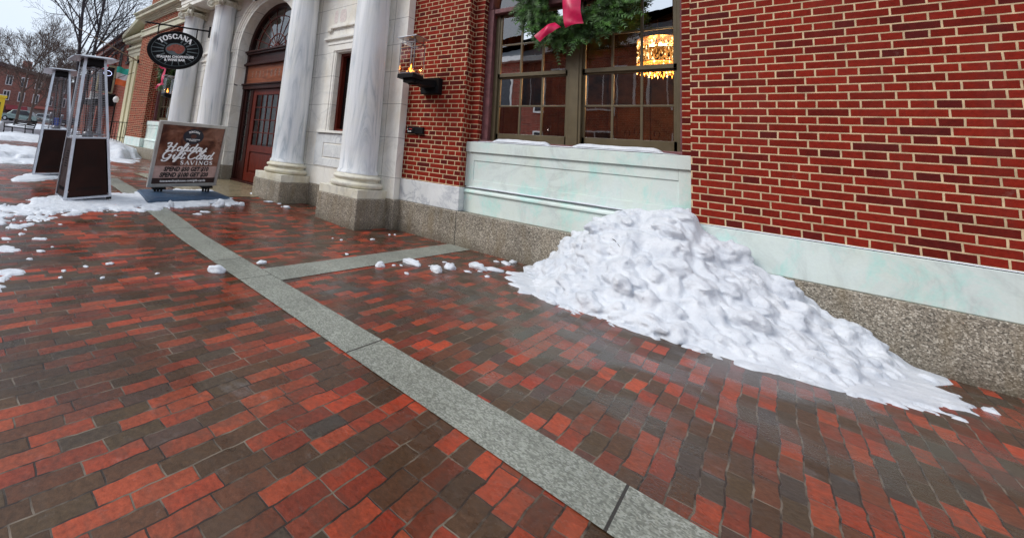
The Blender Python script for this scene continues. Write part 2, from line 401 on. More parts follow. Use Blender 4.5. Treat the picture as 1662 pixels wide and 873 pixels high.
ZS = (.833, 1.50, 2.075, 2.65, 3.135, 3.61, 4.10, 4.60)
M = {}
M['brick'] = brick_mat('red_brick', (.235,.017,.008), (.095,.010,.009), (.70,.52,.32), offz=-.85+.0735*20-.0015)
M['brick_far'] = brick_mat('red_brick_far', (.30,.05,.035), (.17,.03,.025), (.42,.30,.22), w=.25, h=.085, ms=.009)
M['brick_row'] = brick_mat('old_row_brick', (.27,.10,.08), (.18,.07,.06), (.32,.24,.21), w=.4, h=.14, ms=.012)
M['marble_wall'] = marble('marble_ashlar', base=(.88,.865,.81), vein=(.45,.46,.45), vamt=.35, stain=(.66,.55,.36), samt=.42, zs=ZS, xs=(-4.49,-6.5,-10.62,-12.58))
M['marble_col'] = marble('marble_shaft', base=(.88,.89,.90), vein=(.40,.45,.50), vamt=.95, stain=(.78,.75,.60), samt=.35, vscale=(1.7,1.7,.16), vs=1.6, streak=True)
M['marble_cream'] = marble('marble_stained', base=(.74,.71,.60), vein=(.36,.36,.33), vamt=.5, stain=(.46,.38,.20), samt=.6, rough=.5)
M['marble_mint'] = marble('marble_panel', base=(.72,.81,.775), vein=(.34,.38,.38), vamt=.3, stain=(.70,.76,.58), samt=.35, tint=(.40,.76,.69), tamt=.6)
M['marble_base'] = marble('marble_base_veined', base=(.78,.80,.80), vein=(.34,.37,.42), vamt=.9, stain=(.62,.60,.50), samt=.2, vs=3.2)
M['stone_trim'] = marble('stone_trim', base=(.58,.55,.42), vein=(.3,.3,.26), vamt=.4, stain=(.36,.40,.24), samt=.6, rough=.65)
M['cream_trim'] = marble('cream_stone', base=(.60,.55,.36), vein=(.4,.38,.3), vamt=.2, stain=(.5,.42,.25), samt=.4, rough=.7)
M['granite'] = granite('granite_speckled', wetlow=True, xs=(-3.14,-.52,2.0))
M['granite_band'] = granite('granite_paving', base=(.25,.26,.22), dark=(.17,.18,.15), light=(.36,.37,.33), scale=130, rough=.42)
M['paving'] = paving_mat()
M['slab'] = granite('entrance_slab', base=(.26,.21,.13), dark=(.15,.12,.07), light=(.40,.34,.24), scale=60, rough=.25, amt=.5)
M['snow'] = snow_mat()
M['glass'] = glass_mat('window_glass', 2.9)
M['glass_door'] = glass_mat('door_glass', 1.75)
M['glass_clear'] = glass_mat('lantern_glass', 1.4)
M['door_wood'] = wood_mat('mahogany', (.12,.016,.008))
M['door_dark'] = wood_mat('dark_mahogany', (.035,.007,.005))
M['copper'] = wood_mat('copper_brown_panel', (.24,.075,.035), .3, (1,1,6))
M['win_brown'] = plain('olive_brown_paint', (.105,.080,.040), .45, var=.15)
M['casing'] = plain('weathered_maroon_paint', (.15,.055,.060), .6, var=.35, nscale=14, bumpy=.3)
M['black'] = plain('black_paint', (.007,.007,.008), .5, spec=.15)
M['black_metal'] = plain('black_metal', (.008,.008,.009), .5, spec=.2)
M['steel'] = plain('brushed_steel', (.48,.50,.55), .34, .85, var=.08)
M['steel_dark'] = plain('dark_steel', (.22,.22,.24), .35, .9)
M['brown_panel'] = plain('dark_brown_panel', (.020,.007,.005), .45, 0, var=.35, nscale=3, spec=.10)
M['alu'] = plain('aluminium_frame', (.50,.50,.48), .4, .6)
M['white_paint'] = plain('white_paint', (.75,.75,.73), .5)
M['white_letter'] = plain('white_lettering', (.95,.95,.95), .5, var=.02)
M['base_blue'] = plain('blue_grey_plastic', (.030,.065,.12), .5, var=.15)
M['interior_wall'] = plain('interior_wall', (.075,.028,.011), .6, var=.9, nscale=3)
M['interior_floor'] = plain('interior_floor', (.05,.03,.02), .4)
M['asphalt'] = plain('wet_asphalt', (.12,.11,.13), .35, var=.35, nscale=.8, bumpy=.2)
M['flame'] = emis('flame', (1.0,.33,.05), 2.6)
M['bark'] = plain('bark', (.035,.028,.035), .8, var=.3, bumpy=.4)
M['bark_brown'] = plain('bark_brown', (.075,.045,.035), .8, var=.3)
M['pink'] = plain('magenta_ribbon', (.56,.008,.075), .38, var=.2)
# ------------------------------------------------------------------ ground, paving bands, road
def sheet(name, xs, ys, mat, dz=0.0, kind='structure'):
    b = MB(); nx, ny = len(xs), len(ys)
    vs = [(x, y, gz(x)+dz) for x in xs for y in ys]
    fs = [(i*ny+j, (i+1)*ny+j, (i+1)*ny+j+1, i*ny+j+1) for i in range(nx-1) for j in range(ny-1)]
    b.add(vs, fs, 0, True); o = b.build(name, mat); return tag(o, kind=kind)
def frange(a, b, n): return [a+(b-a)*i/n for i in range(n+1)]
gx = [-700,-400,-200,-120] + frange(-90,-26,16) + frange(-25,-11,14) + frange(-10.5,-4.6,24) + [-4,-2,0,2,4,8,20,80,300]
sheet('ground', sorted(gx), [-400,-100,-30,-15,-8,-4,-2,0,2,4,6,8,12,30,100,500], M['paving'])
b = MB()
def bandpts(x): return 2.10-.079*(x+3.58)
xs = frange(-9.2, 3.2, 60)
vs = []; 
for x in xs: vs += [(x, bandpts(x), gz(x)+.004), (x, bandpts(x)+.335, gz(x)+.004)]
b.add(vs, [(2*i, 2*i+2, 2*i+3, 2*i+1) for i in range(len(xs)-1)], 0)
tag(b.build('paving_band', granite('granite_paving_long', base=(.25,.26,.22), dark=(.17,.18,.15), light=(.36,.37,.33), scale=130, rough=.4, xs=(-7.4,-6.0,-4.9,-3.60,-3.05,-1.7,-.4,.9))), kind='structure')
b = MB(); b.add([(-3.22,bandpts(-3.22)+.339,.0045),(-2.89,bandpts(-2.89)+.339,.0045),(-2.885,5.76,.0045),(-3.225,5.76,.0045)], [(0,1,2,3)])
tag(b.build('paving_band', M['granite_band']), kind='structure')
b = MB(); xs = frange(-10.3, -6.92, 14); vs = []
for x in xs: vs += [(x, 3.55, gz(x)+.012), (x, 6.1, gz(x)+.012)]
b.add(vs, [(2*i, 2*i+2, 2*i+3, 2*i+1) for i in range(len(xs)-1)], 0)
tag(b.build('entrance_floor', M['slab']), kind='structure')
sheet('road', frange(-110, -30, 20), [-30, -12, -4, 2, 6, 9.5], M['asphalt'], .01)

# ------------------------------------------------------------------ the restaurant
bld = empty('restaurant_building', (0,0,0), 'red brick and white marble restaurant building with columned arched entrance', 'building')
PXC = -8.54
YB, YS, YF = 5.80, 5.98, 6.13          # brick pier face, stepped brick, window casing
def wing(cx, xl, xr):
    """one brick wing with a recessed window bay centred on cx"""
    L, Rr = cx-1.2975, cx+1.2975
    b = MB()
    b.box(xl, L, YB, 6.6, .84, 5.12); b.box(Rr, xr, YB, 6.6, .84, 5.12)
    b.box(L, Rr, YB, 6.6, 5.0, 5.12)
    b.box(xl, xr, YB, 6.6, 5.42, 5.74)
    b.archwall(L+.002, Rr-.002, 1.40, 4.998, cx+.03, 1.18, 3.66, YS, YF, zo=1.52)
    b.build('brick_wall', M['brick'], bld)
    a = MB(); a.box(xl, xr, 5.95, 6.5, 6.16, 7.9); a.build('attic_wall', M['brick'], bld)
    # stone courses
    s = MB(); s.box(xl-.04, xr, 5.72, 6.5, 5.12, 5.17); s.box(xl-.02, xr, 5.745, 6.5, 5.17, 5.37); s.box(xl-.05, xr, 5.70, 6.5, 5.37, 5.42)
    s.build('string_course', M['stone_trim'], bld, .006)
    c = MB()
    for (z0, z1, p) in ((5.74,5.80,.05),(5.80,5.86,.10),(5.86,5.93,.16),(5.93,6.06,.34),(6.06,6.10,.38),(6.10,6.16,.42)):
        c.box(xl-p, xr, 5.80-p, 6.5, z0, z1)
    c.build('cornice', M['stone_trim'], bld, .008)
    # granite and marble base
    g = MB(); g.box(xl, xr, 5.75, 6.5, -.2, .488); g.build('granite_base', M['granite'], bld, .012)
    for (q0, q1, mm) in ((xl, L+.025, M['marble_base'] if cx > -5 else M['marble_mint']), (Rr-.02, xr, M['marble_mint'])):
        mb = MB(); mb.box(q0, q1, 5.772, 6.5, .49, .838); mb.build('marble_base', mm, bld, .008)
    p = MB(); p.box(L+.026, Rr-.021, 5.925, 6.3, .49, .775)
    # sloping ledge on top of the lower slab
    p.prism([(L+.026,5.90,.775),(L+.026,5.90,.80),(L+.026,5.965,.868),(L+.026,6.2,.868),(L+.026,6.2,.775)], (Rr-L-.047,0,0))
    # panel face built as a sunk field with a thin raised rim
    x0, x1, y = L+.003, Rr-.003, 5.965
    p.box(x0, x0+.125, y, 6.3, .868, 1.376); p.box(x1-.115, x1, y, 6.3, .868, 1.376)
    p.box(x0+.125, x1-.115, y, 6.3, .868, .968); p.box(x0+.125, x1-.115, y, 6.3, 1.255, 1.376)
    p.box(x0+.125, x1-.115, y+.012, 6.3, .968, 1.255)
    pan = p.build('marble_panel', M['marble_mint'], bld, .004)
    q = MB(); q.box(x0, x1, 5.935, 6.3, 1.378, 1.532); q.build('sill_cap', M['marble_mint'], pan, .006)
    return L, Rr
wing(-1.855, -4.20, 6.0)
wing(-15.35, -18.45, -12.88)

def window(cx, name='window'):
    """arched double window: weathered casing, two sashes of 3 x 4 panes and a fanlight"""
    cx += .03; yc = 6.135; W = 1.18; CR = .032
    f = MB()
    f.box(cx-W, cx-W+.10, YF-.03, 6.32, 1.533, 3.66); f.box(cx+W-CR, cx+W, YF-.0, 6.32, 1.533, 3.66)
    f.ring(cx, 3.66, W-.07, W, YF-.03, 6.32)
    f.box(cx-W+.10, cx+W-CR, YF-.02, 6.32, 3.585, 3.66)
    f.box(cx-W-.02, cx+W+.02, YF-.10, 6.32, 1.533, 1.575)
    cas = f.build(name, M['casing'], bld, .01)
    g = MB(); yf = 6.20; a0, a1 = cx-W+.10, cx+W-CR
    g.box(a0, a0+.06, yf, 6.30, 1.575, 3.585); g.box(a1-.035, a1, yf, 6.30, 1.575, 3.585)
    c0 = cx-.005; g.box(c0-.03, c0+.14, yf-.02, 6.31, 1.575, 3.585); g.box(c0, c0+.11, yf-.035, yf-.02, 1.575, 3.585)
    s1 = (a0+.06, c0-.03); s2 = (c0+.14, a1-.035)
    panes = MB()
    for (u0, u1) in (s1, s2):
        # lower sash sits 3 cm behind the upper one
        for (z0, z1, yo) in ((1.575, 2.60, .045), (2.575, 3.585, .012)):
            y0 = yf+yo; g.box(u0, u1, y0, y0+.04, z0, z0+(.13 if z0 < 2 else .055)); g.box(u0, u1, y0, y0+.04, z1-.05, z1)
            g.box(u0, u0+.035, y0, y0+.04, z0, z1); g.box(u1-.035, u1, y0, y0+.04, z0, z1)
            zi0, zi1 = z0+(.13 if z0 < 2 else .055), z1-.05
            for k in (1, 2):
                xx = u0+.035+(u1-u0-.07)*k/3; g.box(xx-.013, xx+.013, y0+.003, y0+.037, zi0, zi1)
            zz = (zi0+zi1)/2; g.box(u0+.035, u1-.035, y0+.006, y0+.034, zz-.012, zz+.012)
            for i in range(3):
                for j in range(2):
                    xa = u0+.035+(u1-u0-.07)*i/3+.008; xb = u0+.035+(u1-u0-.07)*(i+1)/3-.008
                    za = zi0+(zi1-zi0)*j/2+.005; zb = zi0+(zi1-zi0)*(j+1)/2-.005
                    t = random.uniform(-.0035, .0035); s = random.uniform(-.003, .003)
                    panes.add([(xa,y0+.02+t,za),(xb,y0+.02-t,za+0),(xb,y0+.02-t+s,zb),(xa,y0+.02+t+s,zb)], [(0,1,2,3)])
    for k in range(1, 6):
        a = math.pi*k/6; d = Vector((math.cos(a), 0, math.sin(a)))
        g.tube([Vector((cx,yf+.03,3.66))+d*.15, Vector((cx,yf+.03,3.66))+d*(W-.1)], .014, 6)
    g.ring(cx, 3.66, .50, .53, yf+.015, yf+.045); g.ring(cx, 3.66, .13, .16, yf+.015, yf+.045)
    g.box(cx-W+.1, cx+W-.07, yf, 6.30, 3.661, 3.69)
    fr = g.build('sash_frame', M['win_brown'], cas, .003)
    arc = [(cx+(W-.1)*math.cos(math.pi*i/24), yf+.032, 3.66+(W-.1)*math.sin(math.pi*i/24)) for i in range(25)]
    panes.add(arc, [tuple(range(25))]); panes.build('pane', M['glass'], cas)
window(-1.855); window(-15.35)

# interior room behind the right-hand window
r = MB(); X0, X1, Y0, Y1, Z0, Z1 = -4.6, .9, 6.61, 11.5, .5, 4.95
r.box(X0-.1, X0, 6.45, Y1, Z0, Z1); r.box(X1, X1+.1, 6.45, Y1, Z0, Z1); r.box(X0, X1, Y1, Y1+.1, Z0, Z1)
r.box(X0, X1, 6.4, Y1, Z1, Z1+.1); r.box(X0, X1, 6.4, Y1, Z0-.1, Z0)
for i in range(9):                                  # pilasters and dado panels along the back wall
    x = X0+.2+i*.62; r.box(x, x+.16, Y1-.12, Y1, Z0, Z1-.3)
r.box(X0, X1, Y1-.16, Y1, 2.0, 2.1); r.box(X0, X1, Y1-.18, Y1, 4.1, 4.3)
r.build('dining_room', M['interior_wall'], bld)
cur = plain('dark_curtain', (.10,.030,.022), .8, var=.4)
for (x0, x1) in ((-3.02,-2.80),(-1.94,-1.76)):
    r = MB(); n = 14; pts = [(x0+(x1-x0)*i/n, 6.42+.03*math.sin(i*2.2)) for i in range(n+1)]
    r.add([(x,y,z) for (x, y) in pts for z in (1.3,3.7)], [(2*i,2*i+2,2*i+3,2*i+1) for i in range(n)], 0, True)
    r.build('curtain', cur, bld)
r = MB(); X0, X1 = -18.0, -13.0
r.box(X0, X1, 8.5, 8.6, .5, 4.9); r.box(X0-.1, X0, 6.45, 8.5, .5, 4.9); r.box(X1, X1+.1, 6.45, 8.5, .5, 4.9); r.box(X0, X1, 6.4, 8.5, 4.9, 5.0); r.box(X0, X1, 6.4, 8.5, .4, .5)
r.build('dining_room', M['interior_wall'], bld)

# ------------------------------------------------------------------ marble portal
SLW = (-5.898, -5.50)
mir = lambda x: 2*PXC-x
p = MB(); YP = 5.62
# right half between arch and right edge, with slot opening, then mirrored left half
p.archwall(PXC-1.95, PXC+1.95, gz(-9)+0.38, 5.10, PXC, 1.245, 3.55, YP, 5.93)
for sgn in (1, -1):
    def bx(x0, x1, y0, y1, z0, z1):
        if sgn < 0: x0, x1 = mir(x1), mir(x0)
        p.box(x0, x1, y0, y1, z0, z1)
    bx(PXC+1.95, SLW[0], YP, 5.93, .486, 5.10); bx(SLW[1], -4.20, YP, 6.40, .486, 5.10)
    bx(SLW[0], SLW[1], YP, 5.93, .486, 1.55); bx(SLW[0], SLW[1], YP, 5.93, 3.14, 5.10)
p.build('portal_wall', M['marble_wall'], bld, .006)
for sgn in (1, -1):
    d = MB()
    def bx(x0, x1, y0, y1, z0, z1):
        if sgn < 0: x0, x1 = mir(x1), mir(x0)
        d.box(x0, x1, y0, y1, z0, z1)
    a0, a1 = SLW
    for (x0, x1) in ((a0-.26, a0-.07), (a1+.07, a1+.26)): bx(x0, x1, YP-.03, YP+.01, 1.55, 3.30)
    for (x0, x1) in ((a0-.07, a0-.02), (a1+.02, a1+.07)): bx(x0, x1, YP-.015, YP+.01, 1.55, 3.17)
    bx(a0-.07, a1+.07, YP-.03, YP+.01, 3.17, 3.30); bx(a0-.26, a1+.26, YP-.045, YP+.01, 3.30, 3.345)
    bx(a0-.38, a1+.38, YP-.06, YP+.01, 3.42, 3.47)
    bx(a0-.28, a1+.28, YP-.055, YP+.01, 3.655, 3.70); bx(a0-.24, a1+.24, YP-.035, YP+.01, 3.70, 3.73)
    bx(a0-.30, a0-.20, YP-.06, YP+.01, 3.60, 3.655); bx(a1+.20, a1+.30, YP-.06, YP+.01, 3.60, 3.655)
    bx(a0-.30, a1+.30, YP-.05, YP+.01, 1.50, 1.55)
    d.build('niche_moulding', M['marble_wall'], bld, .006)
for sgn in (1, -1):
    d = MB()
    x0, x1 = SLW[0]-.335, SLW[1]+.335
    if sgn < 0: x0, x1 = mir(x1), mir(x0)
    for (a, b_, e0, e1) in ((x0, x1, .855, 1.495),):
        t = .23
        d.box(a, a+t, YP-.012, YP+.005, e0, e1); d.box(b_-t, b_, YP-.012, YP+.005, e0, e1)
        d.box(a+t, b_-t, YP-.012, YP+.005, e0, e0+.155); d.box(a+t, b_-t, YP-.012, YP+.005, e1-.185, e1)
        d.box(a+t+.03, b_-t-.03, YP-.016, YP+.005, e0+.185, e1-.215)
    d.build('niche_panel', M['marble_base'], bld, .004)
for sgn in (1, -1):
    d = MB(); x0, x1 = SLW
    if sgn < 0: x0, x1 = mir(x1), mir(x0)
    d.box(x0, x0+.06, 5.75, 5.93, 1.55, 3.14); d.box(x1-.06, x1, 5.75, 5.93, 1.55, 3.14); d.box(x0+.06, x1-.06, 5.75, 5.93, 3.08, 3.14); d.box(x0+.06, x1-.06, 5.75, 5.93, 1.55, 1.60)
    nf = d.build('niche_window', M['door_wood'], bld, .006)
    d = MB(); d.box(x0+.06, x1-.06, 5.86, 5.87, 1.60, 3.08)
    d.build('pane', plain('dark_glass', (.012,.010,.010), .12), nf)
st = plain('pink_stain', (.70,.62,.59), .5, var=.2, nscale=26)
for (cx_, w_) in ((-6.03,.055), (-5.83,.10)):
    d = MB()
    for k in (1,):
        pts = [(cx_+w_*math.cos(a)*(1 if math.sin(a) < 0 else .9), YP-.003, 3.91+.155*math.sin(a)+.02*math.sin(3*a)) for a in [2*math.pi*i/20 for i in range(20)]]
        d.prism(pts, (0,.002,0))
    d.build('carved_relief_scar', st, bld)
# granite base of the portal
g = MB()
g.box(PXC+1.245, -4.165, 5.60, 6.0, -.2, .486); g.build('granite_base', M['granite'], bld, .012)
g = MB(); g.box(mir(-4.165), PXC-1.245, 5.60, 6.0, -.2, .486); g.build('granite_base', M['granite'], bld, .012)
# archivolt and its jamb mouldings
a = MB()
for (ra, rb, pr) in ((1.245,1.33,.02),(1.33,1.41,.035),(1.41,1.47,.06),(1.47,1.52,.09)):
    a.ring(PXC, 3.55, ra, rb, YP-pr, YP+.01)
    if rb < 1.5:
        for s in (1, -1):
            xa, xb = sorted((PXC+s*ra, PXC+s*rb)); a.box(xa, xb, YP-pr, YP+.01, .488, 3.548)
a.build('archivolt', M['marble_wall'], bld, .005)
k = MB(); k.prism([(PXC-.11,5.30,4.80),(PXC-.17,5.30,5.10),(PXC+.17,5.30,5.10),(PXC+.11,5.30,4.80)], (0,.33,0))
k.tube([(PXC-.13,5.30,5.02),(PXC+.13,5.30,5.02)], .07, 16); k.tube([(PXC-.10,5.34,4.84),(PXC+.10,5.34,4.84)], .045, 16)
k.build('keystone', M['marble_cream'], bld, .01)

# columns
def column(cx, cy, gnd, mats):
    s = MB(); z0, z1, rb, rt = .835, 4.80, .325, .285
    prof = [(rb+.03,z0),(rb+.025,z0+.03),(rb,z0+.07)]
    for i in range(1, 13):
        t = i/12; rad = rb-(rb-rt)*(t**1.7); prof.append((rad, z0+.07+(z1-z0-.1)*t))
    prof += [(rt+.02, z1-.02), (rt+.02, z1)]
    s.lathe(prof, cx, cy, 48)
    sh = s.build('column', M['marble_col'], bld)
    c = MB(); h = .455
    c.box(cx-h+.015, cx+h-.015, cy-h+.015, cy+h-.015, .468, .605)
    c.lathe([(.40,.604),(.435,.62),(.45,.65),(.445,.68),(.42,.70),(.385,.704),(.365,.722),(.37,.742),(.395,.75),(.41,.77),(.40,.795),(.37,.808),(.355,.812),(.352,.836),(.30,.838)], cx, cy, 48)
    c.build('column_base', M['marble_cream'], sh, .006)
    g = MB(); g.box(cx-h, cx+h, cy-h, cy+h, -.15, .466); g.build('pedestal', M['granite'], sh, .012)
    # ionic capital: echinus, four diagonal scrolls, abacus
    k = MB(); zt = 4.80
    k.lathe([(rt,zt),(rt+.03,zt+.02),(rt+.02,zt+.04),(rt+.10,zt+.11),(rt+.06,zt+.14),(.2,zt+.14)], cx, cy, 40)
    for i in range(24):
        a = 2*math.pi*i/24; k.tube([(cx+(rt+.055)*math.cos(a), cy+(rt+.055)*math.sin(a), zt+.05), (cx+(rt+.095)*math.cos(a), cy+(rt+.095)*math.sin(a), zt+.10)], [.012,.022], 6)
    for sx in (1,-1):
        for sy in (1,-1):
            dg = Vector((sx, sy, 0)).normalized(); o = Vector((cx, cy, zt+.10))+dg*.42
            pts = []; rs = []
            for i in range(40):
                t = i/39; ang = R(60)+t*R(800); rad = .125*(1-t)**.8+.012
                pts.append(o+dg*rad*math.cos(ang)*1.0+Vector((0,0,rad*math.sin(ang)))); rs.append(.030*(1-t*.6))
            side = Vector((-dg.y, dg.x, 0))
            for q in (-.045, .045): k.tube([p+side*q for p in pts], rs, 6)
            k.tube([o-side*.075, o+side*.075], .045, 12); k.tube([o-side*.05, o+side*.05], .10, 16)
            k.tube([Vector((cx,cy,zt+.20))+dg*.24, o+dg*.02+Vector((0,0,.10))], [.05,.055], 8)
    ab = []
    for i, (sx, sy) in enumerate(((1,-1),(1,1),(-1,1),(-1,-1))):      # concave abacus
        c0 = Vector((sx*.44, sy*.44)); nx = [(1,1),(-1,1),(-1,-1),(1,-1)][i]; c1 = Vector((nx[0]*.44, nx[1]*.44))
        for t in frange(0, .9, 8):
            pnt = c0.lerp(c1, t); mid = (c0+c1)/2; pull = 4*t*(1-t)*.075
            pnt = pnt-mid.normalized()*pull; ab.append((cx+pnt.x, cy+pnt.y))
    k.prism([(x, y, zt+.225) for x, y in ab], (0,0,.045)); k.prism([(cx+(x-cx)*1.05, cy+(y-cy)*1.05, zt+.272) for x, y in ab], (0,0,.035))
    k.build('capital', M['marble_cream'], sh)
for cx in (-4.78, -6.74, -10.34, -12.30): column(cx, 5.335, 0, None)

# entablature
e = MB(); xl, xr = -12.72, -4.36
for (z0, z1, y) in ((5.11,5.24,5.02),(5.24,5.38,5.00),(5.38,5.44,4.95),(5.44,5.86,5.03)): e.box(xl+(y-5.02), xr-(y-5.02), y, 6.5, z0, z1)
for (z0, z1, y) in ((5.86,5.92,4.98),(6.00,6.12,4.80),(6.12,6.20,4.72)): e.box(xl+(y-5.02), xr-(y-5.02), y, 6.5, z0, z1)
x = xl+.02
while x < xr-.1: e.box(x, x+.08, 4.90, 5.2, 5.92, 6.0); x += .13
e.box(xl, xr, 5.0, 6.5, 6.2, 7.4)
e.box(-12.88, xl, YP, 6.4, 5.1, 6.2); e.box(xr, -4.20, YP, 6.4, 5.1, 6.2)
e.build('entablature', M['marble_wall'], bld, .008)

# entrance door
YD = 5.95; dx0, dx1 = PXC-1.24, PXC+1.24; zf = gz(-9)+.02
f = MB()
f.box(dx0, dx0+.09, YD-.04, YD+.15, zf, 3.55); f.box(dx1-.09, dx1, YD-.04, YD+.15, zf, 3.55)
f.box(dx0+.09, dx1-.09, YD-.02, YD+.15, 3.49, 3.56); f.ring(PXC, 3.56, 1.13, 1.24, YD-.04, YD+.15)
f.box(dx0, dx1, YD-.13, YD+.12, 3.56, 3.61); f.box(dx0+.02, dx1-.02, YD-.09, YD+.12, 3.51, 3.56)
f.box(dx0+.09, dx1-.09, YD-.01, YD+.10, 3.28, 3.50); f.box(dx0-.0, dx1, YD-.12, YD+.10, 3.20, 3.25); f.box(dx0+.02, dx1-.02, YD-.08, YD+.10, 3.25, 3.29)
f.box(dx0, dx1, YD-.12, YD+.10, 2.66, 2.70); f.box(dx0+.02, dx1-.02, YD-.08, YD+.10, 2.55, 2.66)
f.box(dx0+.42, dx0+.50, YD-.02, YD+.12, zf, 2.55); f.box(dx1-.50, dx1-.42, YD-.02, YD+.12, zf, 2.55)
f.box(dx0+.09, dx0+.42, YD+.02, YD+.06, zf, .62); f.box(dx1-.42, dx1-.09, YD+.02, YD+.06, zf, .62)
for z in frange(.62, 2.55, 6)[0:6]:
    f.box(dx0+.09, dx0+.42, YD+.02, YD+.06, z, z+.025); f.box(dx1-.42, dx1-.09, YD+.02, YD+.06, z, z+.025)
f.box(dx0+.09, dx0+.17, YD, YD+.08, zf, 2.55); f.box(dx0+.34, dx0+.42, YD, YD+.08, zf, 2.55)
f.box(dx0+.05, dx1-.05, YD-.10, YD+.1, zf-.05, zf+.035)
df = f.build('door_frame', M['door_dark'], bld, .008)
c = MB(); c.box(dx0+.10, dx1-.10, YD-.03, YD+.05, 2.71, 3.20); cp = c.build('name_panel', M['copper'], df, .004)
c = MB(); rnd = random.Random(3)                       # the ghost of rubbed-off lettering
ghost = plain('faded_lettering', (.20,.10,.07), .5, var=.6, nscale=30)
for i in range(9):
    xx = dx0+.35+i*.17; c = MB(); c.box(xx, xx+.03+rnd.random()*.05, YD-.033, YD-.031, 2.86, 3.04+rnd.random()*.02); c.build('faded_letter', ghost, cp)
def leaf(x0, x1):
    l = MB(); y0, y1 = YD, YD+.06; z0, z1 = zf+.04, 2.545; st_ = .15
    l.box(x0, x0+st_, y0, y1, z0, z1); l.box(x1-st_, x1, y0, y1, z0, z1); l.box(x0+st_, x1-st_, y0, y1, z1-.15, z1)
    l.box(x0+st_, x1-st_, y0, y1, z0, z0+.22); l.box(x0+st_, x1-st_, y0, y1, .92, 1.09)
    l.box(x0+st_, x1-st_, y0+.03, y1-.005, z0+.22, .92); l.prism([(x0+st_+.05,y0+.03,z0+.27),(x1-st_-.05,y0+.03,z0+.27),(x1-st_-.05,y0+.03,.87),(x0+st_+.05,y0+.03,.87)], (0,-.018,0))
    za, zb = 1.09, z1-.15
    for k in (1,2,3,4): xx = x0+st_+(x1-x0-2*st_)*k/5; l.box(xx-.012, xx+.012, y0+.01, y1-.01, za, zb)
    for k in (1,2,3): zz = za+(zb-za)*k/4; l.box(x0+st_, x1-st_, y0+.012, y1-.012, zz-.012, zz+.012)
    o = l.build('door_leaf', M['door_wood'], df, .006)
    g = MB(); g.add([(x0+st_,y0+.03,za),(x1-st_,y0+.03,za),(x1-st_,y0+.03,zb),(x0+st_,y0+.03,zb)], [(0,1,2,3)]); g.build('door_pane', M['glass_door'], o)
    return o
lf = leaf(dx0+.505, dx1-.505)
h = MB(); h.tube([(PXC+.66,YD-.05,1.02),(PXC+.66,YD-.05,1.42)], .014, 8); h.box(PXC+.64,PXC+.68,YD-.05,YD,1.03,1.05); h.box(PXC+.64,PXC+.68,YD-.05,YD,1.39,1.41); h.build('door_handle', M['steel_dark'], lf)
g = MB()
for k in range(1, 9):
    an = math.pi*k/9; dv = Vector((math.cos(an),0,math.sin(an))); g.tube([Vector((PXC,YD+.03,3.62))+dv*.10, Vector((PXC,YD+.03,3.60))+dv*1.13], .014, 6)
g.ring(PXC, 3.62, .36, .385, YD+.015, YD+.045); g.ring(PXC, 3.62, .84, .865, YD+.015, YD+.045); g.ring(PXC, 3.62, .07, .11, YD+.01, YD+.05)
g.build('fanlight', M['door_wood'], df)
g = MB(); arc = [(PXC+1.13*math.cos(math.pi*i/24), YD+.032, 3.60+1.13*math.sin(math.pi*i/24)) for i in range(25)]
g.add(arc, [tuple(range(25))]); g.add([(dx0+.09,YD+.04,.62),(dx0+.42,YD+.04,.62),(dx0+.42,YD+.04,2.55),(dx0+.09,YD+.04,2.55)], [(0,1,2,3)]); g.add([(dx1-.42,YD+.04,.62),(dx1-.09,YD+.04,.62),(dx1-.09,YD+.04,2.55),(dx1-.42,YD+.04,2.55)], [(0,1,2,3)])
g.build('pane', M['glass'], df)
v = MB(); v.box(dx0-.3, dx0-.2, 6.1, 9, 0, 5); v.box(dx1+.2, dx1+.3, 6.1, 9, 0, 5); v.box(dx0-.3, dx1+.3, 9, 9.1, 0, 5); v.box(dx0-.3, dx1+.3, 6.1, 9, 4.95, 5); v.box(dx0-.3, dx1+.3, 6.1, 9, 0.0, .1)
v.box(dx0, dx0+.8, 8.6, 9, .1, 2.4); v.box(dx1-.9, dx1, 8.5, 9, .1, 1.4)
v.build('vestibule', plain('vestibule_wall', (.16,.13,.11), .6, var=.7, nscale=3), bld)
for s in (1,-1):                                        # backing so that no daylight leaks round the portal
    pass
v = MB(); v.box(-13.0, dx0-.32, 6.0, 6.39, .0, 5.1); v.box(dx1+.32, -4.3, 6.0, 6.39, 0, 5.1); v.box(-19.0+.6, 6.0, 11.7, 11.9, 0, 7.5); v.box(-18.4, -18.2, 6.6, 11.7, 0, 7.5); v.box(5.8, 6.0, 6.6, 11.7, 0, 7.5); v.box(-18.4, 6.0, 6.5, 11.8, 7.5, 7.6)
v.build('building_core', M['brick'], bld)
